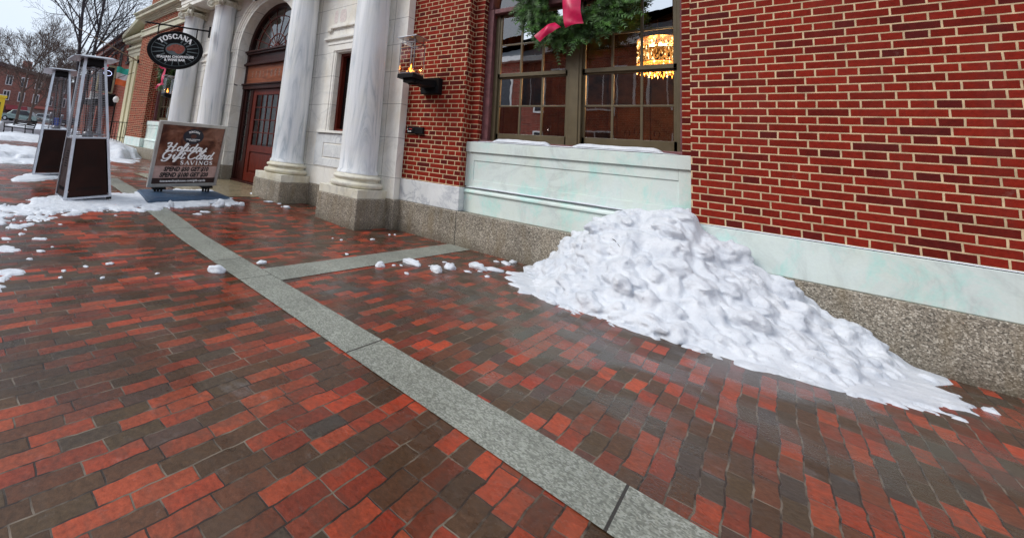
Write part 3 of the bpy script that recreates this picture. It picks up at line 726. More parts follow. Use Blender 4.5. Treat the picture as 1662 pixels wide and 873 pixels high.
# ------------------------------------------------------------------ lettering helpers
def text_mesh(name, txt, size, mat, parent, M4, align='CENTER', shear=0, bold=0, ext=.002, spacing=1.0, xs=1.0):
    cu = bpy.data.curves.new(name, 'FONT'); cu.body = txt; cu.size = size; cu.align_x = align; cu.align_y = 'CENTER'
    cu.shear = shear; cu.offset = bold; cu.extrude = ext; cu.space_character = spacing; cu.resolution_u = 3
    ob = bpy.data.objects.new(name, cu); COL.objects.link(ob); bpy.context.view_layer.update()
    me = bpy.data.meshes.new_from_object(ob.evaluated_get(bpy.context.evaluated_depsgraph_get()))
    bpy.data.objects.remove(ob); me.transform(Matrix.Diagonal((xs,1,1,1))); me.transform(M4); me.name = name
    me.materials.clear(); me.materials.append(mat)
    o = bpy.data.objects.new(name, me); COL.objects.link(o); o.parent = parent; return o
def strokes(mb, M4, lines, th, ox=0, oy=0, sc=1, shear=0, z=.004):
    """flat ribbons following hand-drawn strokes, x right / y up in the sign's plane"""
    for li_, ln in enumerate(lines):
        P = [Vector((ox+sc*(x+shear*y), oy+sc*y)) for (x, y) in ln]; Q = []
        for i in range(len(P)-1):                     # smooth the polyline
            p0 = P[max(i-1,0)]; p1 = P[i]; p2 = P[i+1]; p3 = P[min(i+2,len(P)-1)]
            for k in range(5):
                t = k/5; Q.append(.5*((2*p1)+(p2-p0)*t+(2*p0-5*p1+4*p2-p3)*t*t+(3*p1-p0-3*p2+p3)*t**3))
        Q.append(P[-1]); vs = []
        for i, q in enumerate(Q):
            d = Q[min(i+1,len(Q)-1)]-Q[max(i-1,0)]
            if d.length < 1e-9: d = Vector((1,0))
            d.normalize(); n = Vector((-d.y, d.x)); w = th*(.62+.5*abs(d.y))
            zz = z+.0006*li_+.00004*i; vs += [M4 @ Vector((q.x+n.x*w/2, q.y+n.y*w/2, zz)), M4 @ Vector((q.x-n.x*w/2, q.y-n.y*w/2, zz))]
        mb.add(vs, [(2*i,2*i+1,2*i+3,2*i+2) for i in range(len(Q)-1)])
SERIF = {  # upper-case roman letters as straight strokes (x, y in 0..1), third value = relative weight
 'T': (.8, [((.4,0),(.4,1),1.3),((.0,1),(.8,1),.6),((.02,1),(.02,.8),.5),((.78,1),(.78,.8),.5),((.25,0),(.55,0),.4)]),
 'A': (.85,[((.05,0),(.42,1),.6),((.42,1),(.8,0),1.4),((.18,.36),(.66,.36),.5),((-.06,0),(.2,0),.4),((.62,0),(.95,0),.4)]),
 'N': (.9, [((.12,0),(.12,1),.6),((.12,1),(.78,0),1.4),((.78,0),(.78,1),.6),((0,0),(.26,0),.4),((.64,1),(.92,1),.4),((0,1),(.16,1),.4)]),
 'V': (.85,[((.05,1),(.43,0),1.4),((.43,0),(.8,1),.6),((-.06,1),(.22,1),.4),((.66,1),(.94,1),.4)]),
 'I': (.4, [((.2,0),(.2,1),1.3),((.04,0),(.36,0),.4),((.04,1),(.36,1),.4)]),
 'O': (.9, [((.45+.4*math.cos(a*math.pi/8), .5+.5*math.sin(a*math.pi/8)),(.45+.4*math.cos((a+1)*math.pi/8), .5+.5*math.sin((a+1)*math.pi/8)), .6+.8*abs(math.cos((a+.5)*math.pi/8))) for a in range(16)]),
 'C': (.85,[((.46+.4*math.cos(a*math.pi/8), .5+.5*math.sin(a*math.pi/8)),(.46+.4*math.cos((a+1)*math.pi/8), .5+.5*math.sin((a+1)*math.pi/8)), .6+.8*abs(math.cos((a+.5)*math.pi/8))) for a in range(1,15)]+[((.8,.66),(.8,.92),.6)]),
 'G': (.9,[((.46+.4*math.cos(a*math.pi/8), .5+.5*math.sin(a*math.pi/8)),(.46+.4*math.cos((a+1)*math.pi/8), .5+.5*math.sin((a+1)*math.pi/8)), .6+.8*abs(math.cos((a+.5)*math.pi/8))) for a in range(1,15)]+[((.82,.1),(.82,.42),1.1),((.62,.43),(.96,.43),.4),((.8,.7),(.8,.92),.5)]),
 'S': (.68,[((.58,.8),(.46,.97),.6),((.46,.97),(.24,.98),.6),((.24,.98),(.08,.82),.9),((.08,.82),(.14,.62),1.2),((.14,.62),(.5,.40),1.4),((.5,.40),(.58,.2),1.2),((.58,.2),(.42,.02),.9),((.42,.02),(.18,.02),.6),((.18,.02),(.06,.2),.6)]),
}
def serif_word(mb, word, hgt, th, place, sx=1.0, gap=.16):
    """place(u, v) -> 3D ; u along the line (metres), v up"""
    tot = sum(SERIF[c][0]+gap for c in word)-gap; u = -tot*hgt*sx/2
    for c in word:
        w, segs = SERIF[c]
        for si, (a, b_, q) in enumerate(segs):
            A = Vector((u+a[0]*hgt*sx, a[1]*hgt)); B = Vector((u+b_[0]*hgt*sx, b_[1]*hgt)); d = (B-A)
            if d.length < 1e-9: continue
            d.normalize(); n = Vector((-d.y, d.x))*th*q/2; e = d*th*.15
            uc = u+w*hgt*sx/2; p4 = [place(*(A-e+n), uc), place(*(A-e-n), uc), place(*(B+e-n), uc), place(*(B+e+n), uc)]
            fn = (p4[1]-p4[0]).cross(p4[2]-p4[0]).normalized()*(.00025*(si+1)); fn = fn if fn.x > 0 else -fn
            mb.add([pp+fn for pp in p4], [(0,1,2,3)])
        u += (w+gap)*hgt*sx

# ------------------------------------------------------------------ hanging oval sign
A0 = Vector((-10.25, 4.907, 3.995)); B0 = Vector((-10.90, 3.428, 3.925))
U = (B0-A0); U.z = 0; U.normalize()                    # away from the column
right = -U                                             # reading direction, seen from the camera side
nrm = Vector((0,0,1)).cross(U).normalized()
if nrm.dot(Vector((0,0,0))-A0) < 0: nrm = -nrm
root = empty('hanging_sign', A0, 'black oval hanging sign lettered TOSCANA on a black bar fixed to a marble column', 'sign')
inv = Matrix.Translation(-A0)
b = MB(); b.tube([A0-U*.02, B0], .022, 8); b.build('bracket_bar', M['black_metal'], root).matrix_parent_inverse = inv
b = MB(); b.obox(Matrix.Translation(A0) @ Matrix(((U.x,nrm.x,0,0),(U.y,nrm.y,0,0),(0,0,1,0),(0,0,0,1))), -.03, .02, -.05, .05, -.17, .12)
b.build('wall_plate', M['black_metal'], root).matrix_parent_inverse = inv
oc = A0+U*.78; oc.z = 3.32
til = R(8)
SM = Matrix.Translation(oc) @ Matrix(((right.x,0,nrm.x,0),(right.y,0,nrm.y,0),(0,1,0,0),(0,0,0,1))) @ Matrix.Rotation(til, 4, 'Z')   # x right, y up, z out
b = MB(); a_, c_ = .70, .505; n = 72
def oval(s, z): return [SM @ Vector((a_*s*math.cos(2*math.pi*i/n), c_*s*math.sin(2*math.pi*i/n), z)) for i in range(n)]
vs = oval(1,-.05)+oval(1,.035)+oval(.97,.05)+oval(.90,.05)+oval(.885,.036)
fs = [tuple(range(n))[::-1]]+[(j*n+i, j*n+(i+1)%n, (j+1)*n+(i+1)%n, (j+1)*n+i) for j in range(4) for i in range(n)]+[tuple(range(4*n,5*n))]
b.add(vs, fs); board = b.build('sign_board', plain('sign_black', (.006,.006,.007), .5, spec=.12), root); board.matrix_parent_inverse = inv
for u in (.31, 1.275):
    b = MB(); p = A0+U*u; zt = A0.z+(B0.z-A0.z)*u/1.61; b.tube([(p.x,p.y,zt),(p.x,p.y,3.32+.34)], .017, 8)
    b.build('hanger_rod', M['black_metal'], root).matrix_parent_inverse = inv
def child(mb, nm, mat, par): return mb.build(nm, mat, par)      # the board already sits in world space
b = MB(); grey = plain('sign_grey', (.10,.13,.14), .5, var=.2)
for i in range(20):                                     # rays round the medallion
    a = 2*math.pi*(i+.5)/20; ca, sa = math.cos(a), math.sin(a)
    if 1.1 < a < 2.05: continue
    for (r0_, r1_, w0, w1) in ((.42,.83,.020,.006),):
        p0 = Vector((a_*r0_*ca, c_*r0_*sa)); p1 = Vector((a_*r1_*ca, c_*r1_*sa)); d = (p1-p0).normalized(); nn = Vector((-d.y, d.x))
        b.add([SM @ Vector((*(p0+nn*w0),.0385)), SM @ Vector((*(p0-nn*w0),.0385)), SM @ Vector((*(p1-nn*w1),.0385)), SM @ Vector((*(p1+nn*w1),.0385))], [(0,1,2,3)])
def band(mb, s0, s1, z):
    vs = oval(s0, z)+oval(s1, z); mb.add(vs, [(i,(i+1)%n,n+(i+1)%n,n+i) for i in range(n)])
band(b, .835, .85, .0385)
rm = [SM @ Vector((.245*math.cos(2*math.pi*i/40), .02+.165*math.sin(2*math.pi*i/40), .040)) for i in range(40)]; b.add(rm, [tuple(range(40))])
child(b, 'ray_emblem', grey, board)
b = MB()                                                # red-brown shape on the medallion: a standing bull in silhouette, loosely drawn
pts = [(-.21,-.01),(-.18,.05),(-.13,.07),(-.07,.11),(.02,.125),(.10,.105),(.17,.09),(.205,.04),(.195,-.02),(.165,-.05),(.13,-.09),(.06,-.105),(.01,-.085),(-.02,-.05),(-.08,-.03),(-.14,-.04)]
b.add([SM @ Vector((x*1.12, y*1.12+.015, .044)) for x, y in pts], [tuple(range(len(pts)))])
child(b, 'medallion', plain('terracotta', (.30,.070,.045), .6, var=.45, nscale=18), board)
b = MB(); ra = .565
def plc(u, v, uc):
    th = math.pi/2-uc/.46; r_ = 1.0
    px, py = a_*.615*math.cos(th), c_*.60*math.sin(th)
    tx, ty = a_*.615*math.sin(th), -c_*.60*math.cos(th); L = math.hypot(tx, ty); tx /= L; ty /= L
    return SM @ Vector((px+tx*(u-uc)-ty*v, py+ty*(u-uc)+tx*v, .046))
serif_word(b, 'TOSCANA', .122, .029, plc, 1.05, .17)
child(b, 'lettering', M['white_letter'], board)
for txt, y, sz, x in (('ITALIAN CHOPHOUSE', -.185, .083, 0), ('& WINE BAR', -.268, .083, -.02)):
    o = text_mesh('lettering', txt, sz, M['white_letter'], board, SM @ Matrix.Translation((x,y,.040)), bold=.0045, spacing=1.1, xs=1.02)

# ------------------------------------------------------------------ pavement sign (A-frame poster holder)
psroot = empty('pavement_sign', (-7.065,3.329,gz(-7.065)), 'grey framed pavement poster sign reading Holiday Gift Card SAVINGS on a blue-grey base', 'sign')
pinv = Matrix.Translation(-psroot.location)
PM = Matrix.Translation((-7.065,3.329,.25)) @ Matrix.Rotation(1.611, 4, 'Z') @ Matrix.Rotation(-.041, 4, 'Y') @ Matrix.Rotation(.198, 4, 'X') @ Matrix.Rotation(math.pi/2, 4, 'X')
W, H = 1.298, 1.143                                     # x right, y up, z towards the viewer
def pchild(mb, nm, mat, par, bevel=0):
    o = mb.build(nm, mat, par, bevel)
    if par is psroot: o.matrix_parent_inverse = pinv
    return o
b = MB(); t = .055
for (x0,x1,y0,y1) in ((-W/2,-W/2+t,0,H),(W/2-t,W/2,0,H),(-W/2+t,W/2-t,0,t),(-W/2+t,W/2-t,H-t,H)): b.obox(PM, x0,x1,y0,y1,-.035,.02)
b.obox(PM, -W/2+t, W/2-t, t, H-t, -.03, -.002)
pf = pchild(b, 'frame', M['alu'], psroot, .004)
# poster: warm photographic print (plain abstract food-and-table tones)
mt, nt, bs = new_mat('poster_print')
v = objco(nt, (1,1.5,2)); nA = noise_(nt, v, 1.8, 4, .55, .8); nB = noise_(nt, v, 6, 4)
cc = ramp(nt, nA, [(.30,(.02,.008,.006)),(.42,(.08,.022,.013)),(.52,(.17,.065,.038)),(.62,(.28,.13,.09)),(.75,(.13,.06,.06))])
cc = mixc(nt, .35, cc, ramp(nt, nB, [(.3,.5),(.7,1.4)]), 'MULTIPLY')
nt.links.new(cc, bs.inputs['Base Color']); bs.inputs['Roughness'].default_value = .3
b = MB(); b.add([PM @ Vector(p) for p in ((-W/2+t,t,.001),(W/2-t,t,.001),(W/2-t,H-t,.001),(-W/2+t,H-t,.001))], [(0,1,2,3)])
po = pchild(b, 'poster', mt, psroot)
b = MB(); b.add([PM @ Vector(p) for p in ((-W/2+t,.155,.003),(W/2-t,.155,.003),(W/2-t,.368,.003),(-W/2+t,.368,.003))], [(0,1,2,3)])
pchild(b, 'offer_band', plain('poster_band', (.50,.33,.29), .4, var=.3, nscale=4), po)
b = MB(); b.add([PM @ Vector(p) for p in ((-W/2+t,t,.003),(W/2-t,t,.003),(W/2-t,.152,.003),(-W/2+t,.152,.003))], [(0,1,2,3)])
pchild(b, 'address_band', plain('poster_dark', (.035,.018,.015), .4, var=.5, nscale=5), po)
b = MB(); b.add([PM @ Vector((.0+.195*math.cos(2*math.pi*i/48), .905+.135*math.sin(2*math.pi*i/48), .004)) for i in range(48)], [tuple(range(48))])
lg = pchild(b, 'logo_disc', plain('poster_logo', (.018,.022,.035), .4), po)
b = MB(); b.add([PM @ Vector((.0+.055*math.cos(2*math.pi*i/24), .91+.036*math.sin(2*math.pi*i/24), .006)) for i in range(24)], [tuple(range(24))])
pchild(b, 'medallion', plain('logo_brown', (.10,.035,.025), .5, var=.5), lg)
b = MB()
def plc2(u, v, uc):
    th = math.pi/2-uc/.15; px, py = .125*math.cos(th), .072*math.sin(th)
    tx, ty = .125*math.sin(th), -.072*math.cos(th); L = math.hypot(tx, ty); tx /= L; ty /= L
    return PM @ Vector((px+tx*(u-uc)-ty*v, .905+py+ty*(u-uc)+tx*v, .007))
serif_word(b, 'TOSCANA', .032, .008, plc2, 1.05, .25); pchild(b, 'lettering', M['white_letter'], lg)
def ptext(txt, x, y, sz, mat, shear=0, bold=0, sp=1.0, xs=1.0, par=None):
    o = text_mesh('lettering', txt, sz, mat, par or po, PM @ Matrix.Translation((x,y,.006)), shear=shear, bold=bold, spacing=sp, xs=xs, ext=.001)
ptext('ITALIAN CHOPHOUSE', 0, .852, .026, M['white_letter'], bold=.0006, par=lg); ptext('& WINE BAR', 0, .828, .024, M['white_letter'], bold=.0006, par=lg)
blk = plain('poster_black_letters', (.012,.010,.010), .5)
ptext('SPEND $50 GET $10', .0, .312, .104, blk, .18, .0052, 1.05, .88); ptext('SPEND $100 GET $20', -.02, .208, .104, blk, .18, .0052, 1.05, .90)
ptext('toscanachophouse.com/gift-cards', -.02, .103, .056, M['white_letter'], 0, .0015, 1.1, 1.02)
# brush-script letters
SC = {
 'H': (1.0,[[(.05,.85),(.0,.98),(.15,1.05),(.32,1.0),(.27,.6),(.18,.1),(.1,-.03),(.0,.03)],[(.85,1.05),(.74,.7),(.64,.25),(.66,.02),(.8,0),(.95,.15)],[(.05,.5),(.3,.6),(.6,.5),(.85,.62)]]),
 'o': (.55,[[(.42,.55),(.2,.55),(.06,.3),(.1,.05),(.28,0),(.45,.2),(.42,.5),(.32,.58),(.5,.42),(.62,.5)]]),
 'l': (.36,[[(.0,.2),(.2,.55),(.34,.95),(.24,1.08),(.14,.85),(.08,.3),(.12,.03),(.26,.02),(.42,.2)]]),
 'i': (.34,[[(.0,.25),(.14,.55),(.08,.2),(.12,.02),(.26,.02),(.4,.22)],[(.17,.76),(.21,.80)]]),
 'd': (.58,[[(.44,.5),(.24,.57),(.06,.32),(.08,.06),(.24,0),(.42,.25),(.62,1.08)],[(.5,.55),(.42,.2),(.46,.02),(.58,.02),(.7,.2)]]),
 'a': (.56,[[(.44,.5),(.24,.57),(.06,.32),(.08,.06),(.24,0),(.42,.28),(.5,.56),(.42,.2),(.46,.02),(.58,.03),(.68,.2)]]),
 'y': (.56,[[(.04,.52),(.0,.2),(.08,.02),(.26,.05),(.44,.3),(.52,.56)],[(.52,.56),(.4,.0),(.26,-.35),(.08,-.4),(.06,-.25),(.3,-.08),(.62,.1)]]),
 'G': (.95,[[(.78,.85),(.68,1.05),(.42,1.05),(.12,.75),(.05,.35),(.2,.02),(.5,.03),(.72,.3),(.76,.52)],[(.48,.5),(.76,.52),(.66,.0),(.45,-.3),(.15,-.32),(.05,-.12)]]),
 'f': (.42,[[(.0,.2),(.25,.55),(.42,.98),(.34,1.08),(.22,.85),(.1,.0),(.0,-.35),(-.1,-.4),(-.08,-.2),(.1,.0),(.4,.2)],[(.05,.5),(.36,.56)]]),
 't': (.40,[[(.28,.95),(.14,.45),(.08,.12),(.18,.0),(.32,.06),(.46,.22)],[(.02,.66),(.42,.70)]]),
 'C': (.85,[[(.74,.82),(.66,1.05),(.42,1.06),(.12,.75),(.03,.35),(.18,.02),(.48,0),(.8,.25)]]),
 'r': (.50,[[(.0,.25),(.14,.66),(.20,.50),(.40,.54),(.30,.2),(.34,.02),(.46,.04),(.58,.22)]]),
 ' ': (.30,[])}
def script(word, x, y, sc, th, sx=1.12):
    b = MB(); u = x
    for ch in word:
        w, ls = SC[ch]; strokes(b, PM @ Matrix.Translation((0,0,.002)), [[(px*sx, py) for px, py in l] for l in ls], th, u, y, sc, .22); u += w*sx*sc*1.04
    return u, b
u, b = script('Holiday', -.46, .640, .128, .030, 1.44); pchild(b, 'lettering', M['white_letter'], po)
u, b = script('Gift Card', -.50, .500, .128, .030, 1.44); pchild(b, 'lettering', M['white_letter'], po)
b = MB(); serif_word(b, 'SAVINGS', .066, .015, lambda u, v, uc: PM @ Vector((.165+u, .398+v, .006)), 1.42, .24); pchild(b, 'lettering', M['white_letter'], po)
# base: moulded, hollow plastic body with bevelled sides and two spring feet
b = MB(); gzb = gz(-7)
out = [(-6.26,2.44),(-6.62,4.05),(-7.32,4.16),(-7.40,2.66)]
def ins(pts, f): 
    cx_ = sum(p[0] for p in pts)/4; cy_ = sum(p[1] for p in pts)/4; return [(cx_+(x-cx_)*f, cy_+(y-cy_)*f) for x, y in pts]
lv = [(1.0, gzb+.0),(1.0, gzb+.03),(.97,gzb+.045),(.80,gzb+.068),(.78,gzb+.07)]
vs = []
for f_, z_ in lv: vs += [(x,y,z_) for x, y in ins(out, f_)]
b.add(vs, [(0,1,2,3)]+[(j*4+i, j*4+(i+1)%4, (j+1)*4+(i+1)%4, (j+1)*4+i) for j in range(4) for i in range(4)]+[(16,17,18,19)])
pchild(b, 'base', M['base_blue'], psroot, .02)
for sx in (-.44, .46):
    b = MB(); b.obox(PM, sx-.11, sx+.11, -.035, -.0, -.06, .05)
    for q in (-.055, .0, .055):
        p = PM @ Vector((sx+q, -.03, -.005)); b.tube([p, (p.x+.01, p.y, gzb+.05)], .022, 8)
    pchild(b, 'foot', M['black'], psroot, .004)

# ------------------------------------------------------------------ patio heaters
def heater(loc, rz, tx, ty, label):
    hw, ht, H = .302, .145, 2.02
    g0 = Vector(loc); rt = empty('patio_heater', g0, label, 'patio heater', 'pyramid patio heaters on the pavement')
    rt.rotation_euler = (Matrix.Rotation(rz, 3, 'Z') @ Matrix.Rotation(ty, 3, 'Y') @ Matrix.Rotation(tx, 3, 'X')).to_euler()
    w = lambda z: hw+(ht-hw)*z/H
    zc = .86                                             # top of the cabinet
    for sx, sy in ((1,-1),(1,1),(-1,1),(-1,-1)):
        b = MB(); L = .036
        # L-shaped angle profile following the taper
        for (ax, ay) in (((sx,sy),(sx*(1-.0),sy)),):
            pass
        def q(z, ox, oy): return (sx*(w(z)-ox), sy*(w(z)-oy), z)
        prof = [(0,0),(.036,0),(.036,.006),(.006,.006),(.006,.036),(0,.036)]
        vs = [q(0.03, *p) for p in prof]+[q(H, *p) for p in prof]
        b.add(vs, [tuple(range(6)), tuple(range(6,12))]+[(i,(i+1)%6,6+(i+1)%6,6+i) for i in range(6)])
        b.build('leg', M['steel'], rt)
    for k in range(4):
        b = MB(); Mz = Matrix.Rotation(k*math.pi/2, 4, 'Z')
        wb, wt = w(.07)-.012, w(zc)-.012; i0, i1 = .04, .04
        b.prism([Mz @ Vector(p) for p in ((-wb+i0,-wb,.07),(wb-i0,-wb,.07),(wt-i1,-wt,zc),(-wt+i1,-wt,zc))], tuple(Mz @ Vector((0,.008,0))))
        for j in range(12):
            x = -.15+.027*j; b.obox(Mz, x, x+.008, -wb+.004, -wb+.012, .14, .19, 1)
        for j in range(7):
            for i in range(5):
                x = -.07+.035*i; z = .47+.035*j; b.obox(Mz, x, x+.012, -w(z)+.008, -w(z)+.014, z, z+.012, 1)
        b.build('cabinet_panel', [M['brown_panel'], M['black']], rt)
    b = MB(); b.box(-w(zc)+.006, w(zc)-.006, -w(zc)+.006, w(zc)-.006, zc, zc+.022); b.build('shelf', M['steel'], rt, .004)
    b = MB(); b.box(-w(.03), w(.03), -w(.03), w(.03), .03, .06); b.build('bottom_frame', M['steel'], rt, .004)
    b = MB(); b.lathe([(.052,zc+.03),(.052,H-.12)], 0, 0, 20); b.build('glass_tube', M['glass_clear'], rt)
    b = MB()
    for a in range(3):
        an = a*2.1; b.tube([(.07*math.cos(an),.07*math.sin(an),zc+.02),(.07*math.cos(an),.07*math.sin(an),H-.1)], .006, 5)
    b.lathe([(.085,H-.14),(.095,H-.10),(.06,H-.06)], 0, 0, 20); b.lathe([(.07,zc+.02),(.07,zc+.09),(.05,zc+.1)], 0, 0, 16)
    b.build('burner', M['steel_dark'], rt)
    b = MB()                                              # wire guard on the four sides
    for k in range(4):
        Mz = Matrix.Rotation(k*math.pi/2, 4, 'Z'); z = zc+.07
        while z < H-.14:
            a = w(z)-.014; b.tube([Mz @ Vector((-a,-a,z)), Mz @ Vector((a,-a,z))], .0030, 4, cap=False); z += .034
        for f in (-.33, .33):
            b.tube([Mz @ Vector((f*w(zc),-w(zc)+.012,zc+.02)), Mz @ Vector((f*w(H-.14),-w(H-.14)+.012,H-.14))], .003, 4, cap=False)
        a = w(zc+.04)-.01; b.tube([Mz @ Vector((-a,-a,zc+.05)), Mz @ Vector((a,-a,zc+.05))], .006, 5)
        a = w(H-.14)-.01; b.tube([Mz @ Vector((-a,-a,H-.14)), Mz @ Vector((a,-a,H-.14))], .007, 5)
    b.build('wire_guard', M['steel_dark'], rt)
    b = MB(); b.box(-ht+.01, ht-.01, -ht+.01, ht-.01, H-.10, H-.02); b.box(-ht, ht, -ht, ht, H-.02, H)
    b.lathe([(.06,H-.02),(.10,H+.03),(.10,H+.05)], 0, 0, 20)
    b.build('burner_head', M['black'], rt, .004)
    b = MB(); a = .300; c = .075                              # reflector: shallow square hood with clipped corners
    oct_ = [(-a+c,-a),(a-c,-a),(a,-a+c),(a,a-c),(a-c,a),(-a+c,a),(-a,a-c),(-a,-a+c)]
    lv = [(1,H+.0),(1,H+.012),(.85,H+.027),(.4,H+.044),(.1,H+.050)]
    vs = [(x*f_, y*f_, z_) for f_, z_ in lv for x, y in oct_]
    b.add(vs, [tuple(range(8))]+[(j*8+i, j*8+(i+1)%8, (j+1)*8+(i+1)%8, (j+1)*8+i) for j in range(4) for i in range(8)]+[tuple(range(32,40))])
    hd = b.build('reflector_hood', M['steel'], rt)
    b = MB(); vs = []; nn = 26
    for i in range(nn+1):
        for j in range(nn+1):
            x = -a*.97+2*a*.97*i/nn; y = -a*.97+2*a*.97*j/nn; r_ = max(abs(x), abs(y), (abs(x)+abs(y))/1.72)/a
            zz = H+.012+.038*(1-min(1, r_)) + max(0, .014*(1-r_**6))+.006*noise.noise(Vector((x*9,y*9,loc[0])))*(1-r_)
            k_ = 1 if r_ < .985 else .985/r_; vs.append((x*k_, y*k_, zz))
    b.add(vs, [(i*(nn+1)+j,(i+1)*(nn+1)+j,(i+1)*(nn+1)+j+1,i*(nn+1)+j+1) for i in range(nn) for j in range(nn)], 0, True)
    b.build('snow_cap', M['snow'], hd)
    for sx, sy in ((1,-1),(1,1),(-1,1),(-1,-1)):
        b = MB(); b.box(sx*(hw-.03)-.03, sx*(hw-.03)+.03, sy*(hw-.03)-.03, sy*(hw-.03)+.03, 0, .035); b.build('foot', M['black'], rt, .004)
    return rt
heater((-6.765,1.693,.085), -.011, .092, -.027, 'pyramid patio heater nearer the pavement sign, steel legs and brown cabinet')
heater((-9.296,1.706,.095), -.128, .072, -.099, 'pyramid patio heater standing behind the nearer one, further from the sign')

# ------------------------------------------------------------------ wall lanterns with gas flames
def lantern(x, y, z, wallx, label):
    """glass box on a black tray at x, y (centre), tray underside at z; arm to a box on the wall at wallx"""
    rt = empty('wall_lantern', (wallx, YB, z), label, 'wall lantern', 'gas lanterns beside the restaurant windows'); iv = Matrix.Translation((-wallx, -YB, -z))
    def ch(mb, nm, mt, par=None, bv=0):
        o = mb.build(nm, mt, par or rt, bv); o.matrix_parent_inverse = iv; return o
    s = .135
    b = MB(); b.box(x-s-.01, x+s+.01, y-s-.01, y+s+.01, z+.06, z+.125); b.box(x-.07, x+.09, y-.09, y+s, z-.0, z+.06); ch(b, 'burner_tray', M['black'], None, .004)
    b = MB(); b.prism([(x-.07,y+.05,z-.01),(x+.10,y+.05,z-.01),(x+.10,y+.05,z+.09),(x-.07,y+.05,z+.09)], (0,.05,0))
    # arm runs out from the wall box
    b.add([(x-.06,y,z),(x+.10,y,z),(x+.10,y,z+.085),(x-.06,y,z+.085),(wallx-.10,YB-.10,z+.0),(wallx+.12,YB-.10,z+.0),(wallx+.12,YB-.10,z+.13),(wallx-.10,YB-.10,z+.13)],
          [(0,1,2,3),(4,7,6,5),(0,4,5,1),(1,5,6,2),(2,6,7,3),(3,7,4,0)])
    ch(b, 'arm', M['black'], None, .003)
    b = MB(); b.box(wallx-.16, wallx+.17, YB-.12, YB+.0, z-.09, z+.17); ch(b, 'wall_box', M['black'], None, .006)
    b = MB(); zt = z+.125; hh = .50; p = s
    for sx in (-1,1):
        for sy in (-1,1): b.box(x+sx*p-.0045, x+sx*p+.0045, y+sy*p-.0045, y+sy*p+.0045, zt, zt+hh)
    for z_ in (zt+.012, zt+hh-.006):
        for sx in (-1,1):
            b.box(x+sx*p-.006, x+sx*p+.006, y-p+.007, y+p-.007, z_-.006, z_+.006); b.box(x-p+.007, x+p-.007, y+sx*p-.006, y+sx*p+.006, z_-.006, z_+.006)
    for sx in (-1,1):
        for sy in (-1,1): b.box(x+sx*(p-.02)-.004, x+sx*(p-.02)+.004, y+sy*(p-.02)-.004, y+sy*(p-.02)+.004, zt+hh, zt+hh+.075)
    ch(b, 'frame', M['steel_dark'])
    b = MB(); q = p-.008
    for (f, g_) in (((-q,-q),(q,-q)),((q,-q),(q,q)),((q,q),(-q,q)),((-q,q),(-q,-q))):
        b.add([(x+f[0],y+f[1],zt),(x+g_[0],y+g_[1],zt),(x+g_[0],y+g_[1],zt+hh),(x+f[0],y+f[1],zt+hh)], [(0,1,2,3)])
    ch(b, 'glass', M['glass_clear'])
    b = MB(); a = s+.045; zt2 = zt+hh+.075; b.box(x-a, x+a, y-a, y+a, zt2, zt2+.012); b.box(x-.05, x+.05, y-.05, y+.05, zt2-.03, zt2); ch(b, 'lid', M['steel'], None, .003)
    b = MB()
    for k in range(5):
        ox, oy = (-.03+.018*k), .012*math.sin(k*2.2); h_ = .09+.06*math.sin(k*1.1)
        pts = [(x+ox+.012*math.sin(t*5+k), y+oy+.010*math.cos(t*6+k), zt+.04+h_*t) for t in (0,.2,.4,.6,.8,1)]
        b.tube(pts, [.004,.008,.009,.006,.004,.001], 6)
    ch(b, 'flame', M['flame'])
    b = MB(); b.tube([(x-.08,y,zt+.03),(x+.08,y,zt+.03)], .012, 8); b.tube([(x,y,zt),(x,y,zt+.03)], .01, 6); ch(b, 'burner', M['steel_dark'])
    li = bpy.data.lights.new('flame_light', 'POINT'); li.energy = .8; li.color = (1,.45,.12); li.shadow_soft_size = .015
    lo = bpy.data.objects.new('flame_light', li); COL.objects.link(lo); lo.location = (x, y, zt+.13); lo.parent = rt; lo.matrix_parent_inverse = iv
lantern(-3.77, 5.22, 2.335, -3.72, 'gas lantern with glass box on the brick pier left of the wreath window')
lantern(-13.42, 5.28, 2.30, -13.48, 'distant gas lantern in front of the far left window beside the columns')

# control box on the brick
rt = empty('control_box', (-3.98,YB,1.65), 'small black control box fixed on the brick below the gas lantern', 'control box')
b = MB(); b.box(-.155,.155,-.05,0,-.055,.055); b.box(-.14,-.01,-.062,-.05,-.035,.045); b.build('housing', M['black'], rt, .006)
b = MB(); b.box(-.10,-.045,-.066,-.062,.012,.024); b.build('red_mark', plain('red_mark', (.5,.03,.04), .4), rt)
b = MB(); b.box(-.125,-.055,-.066,-.062,-.030,-.018); b.box(-.135,-.125,-.066,-.062,.0,.02); b.build('label_plate', M['white_paint'], rt)
b = MB(); b.tube([(.155,-.02,-.03),(.17,-.02,-.07),(.10,-.02,-.075),(.0,-.015,-.06)], .006, 6); b.build('cable', M['black'], rt)
# spotlight under the keystone
rt = empty('spotlight', (PXC,5.30,4.78), 'black spotlight fixed under the keystone of the entrance arch', 'spotlight')
b = MB(); b.tube([(0,-.02,.02),(.0,-.09,-.03)], .02, 8); b.build('bracket', M['black_metal'], rt)
b = MB(); b.tube([(-.0,-.05,-.05),(.02,-.20,-.12)], [.06,.08], 16); b.build('lamp_head', M['black'], rt)
b = MB(); b.tube([(.021,-.201,-.121),(.022,-.203,-.122)], [.066,.066], 16); b.build('lens', M['white_paint'], rt)
# small hook on the jamb
b = MB(); b.tube([(-9.55,5.58,2.60),(-9.55,5.50,2.60),(-9.55,5.49,2.63)], .012, 6); tag(b.build('wall_hook', M['black_metal']), 'tiny black hook on the marble jamb left of the entrance door', 'hook')
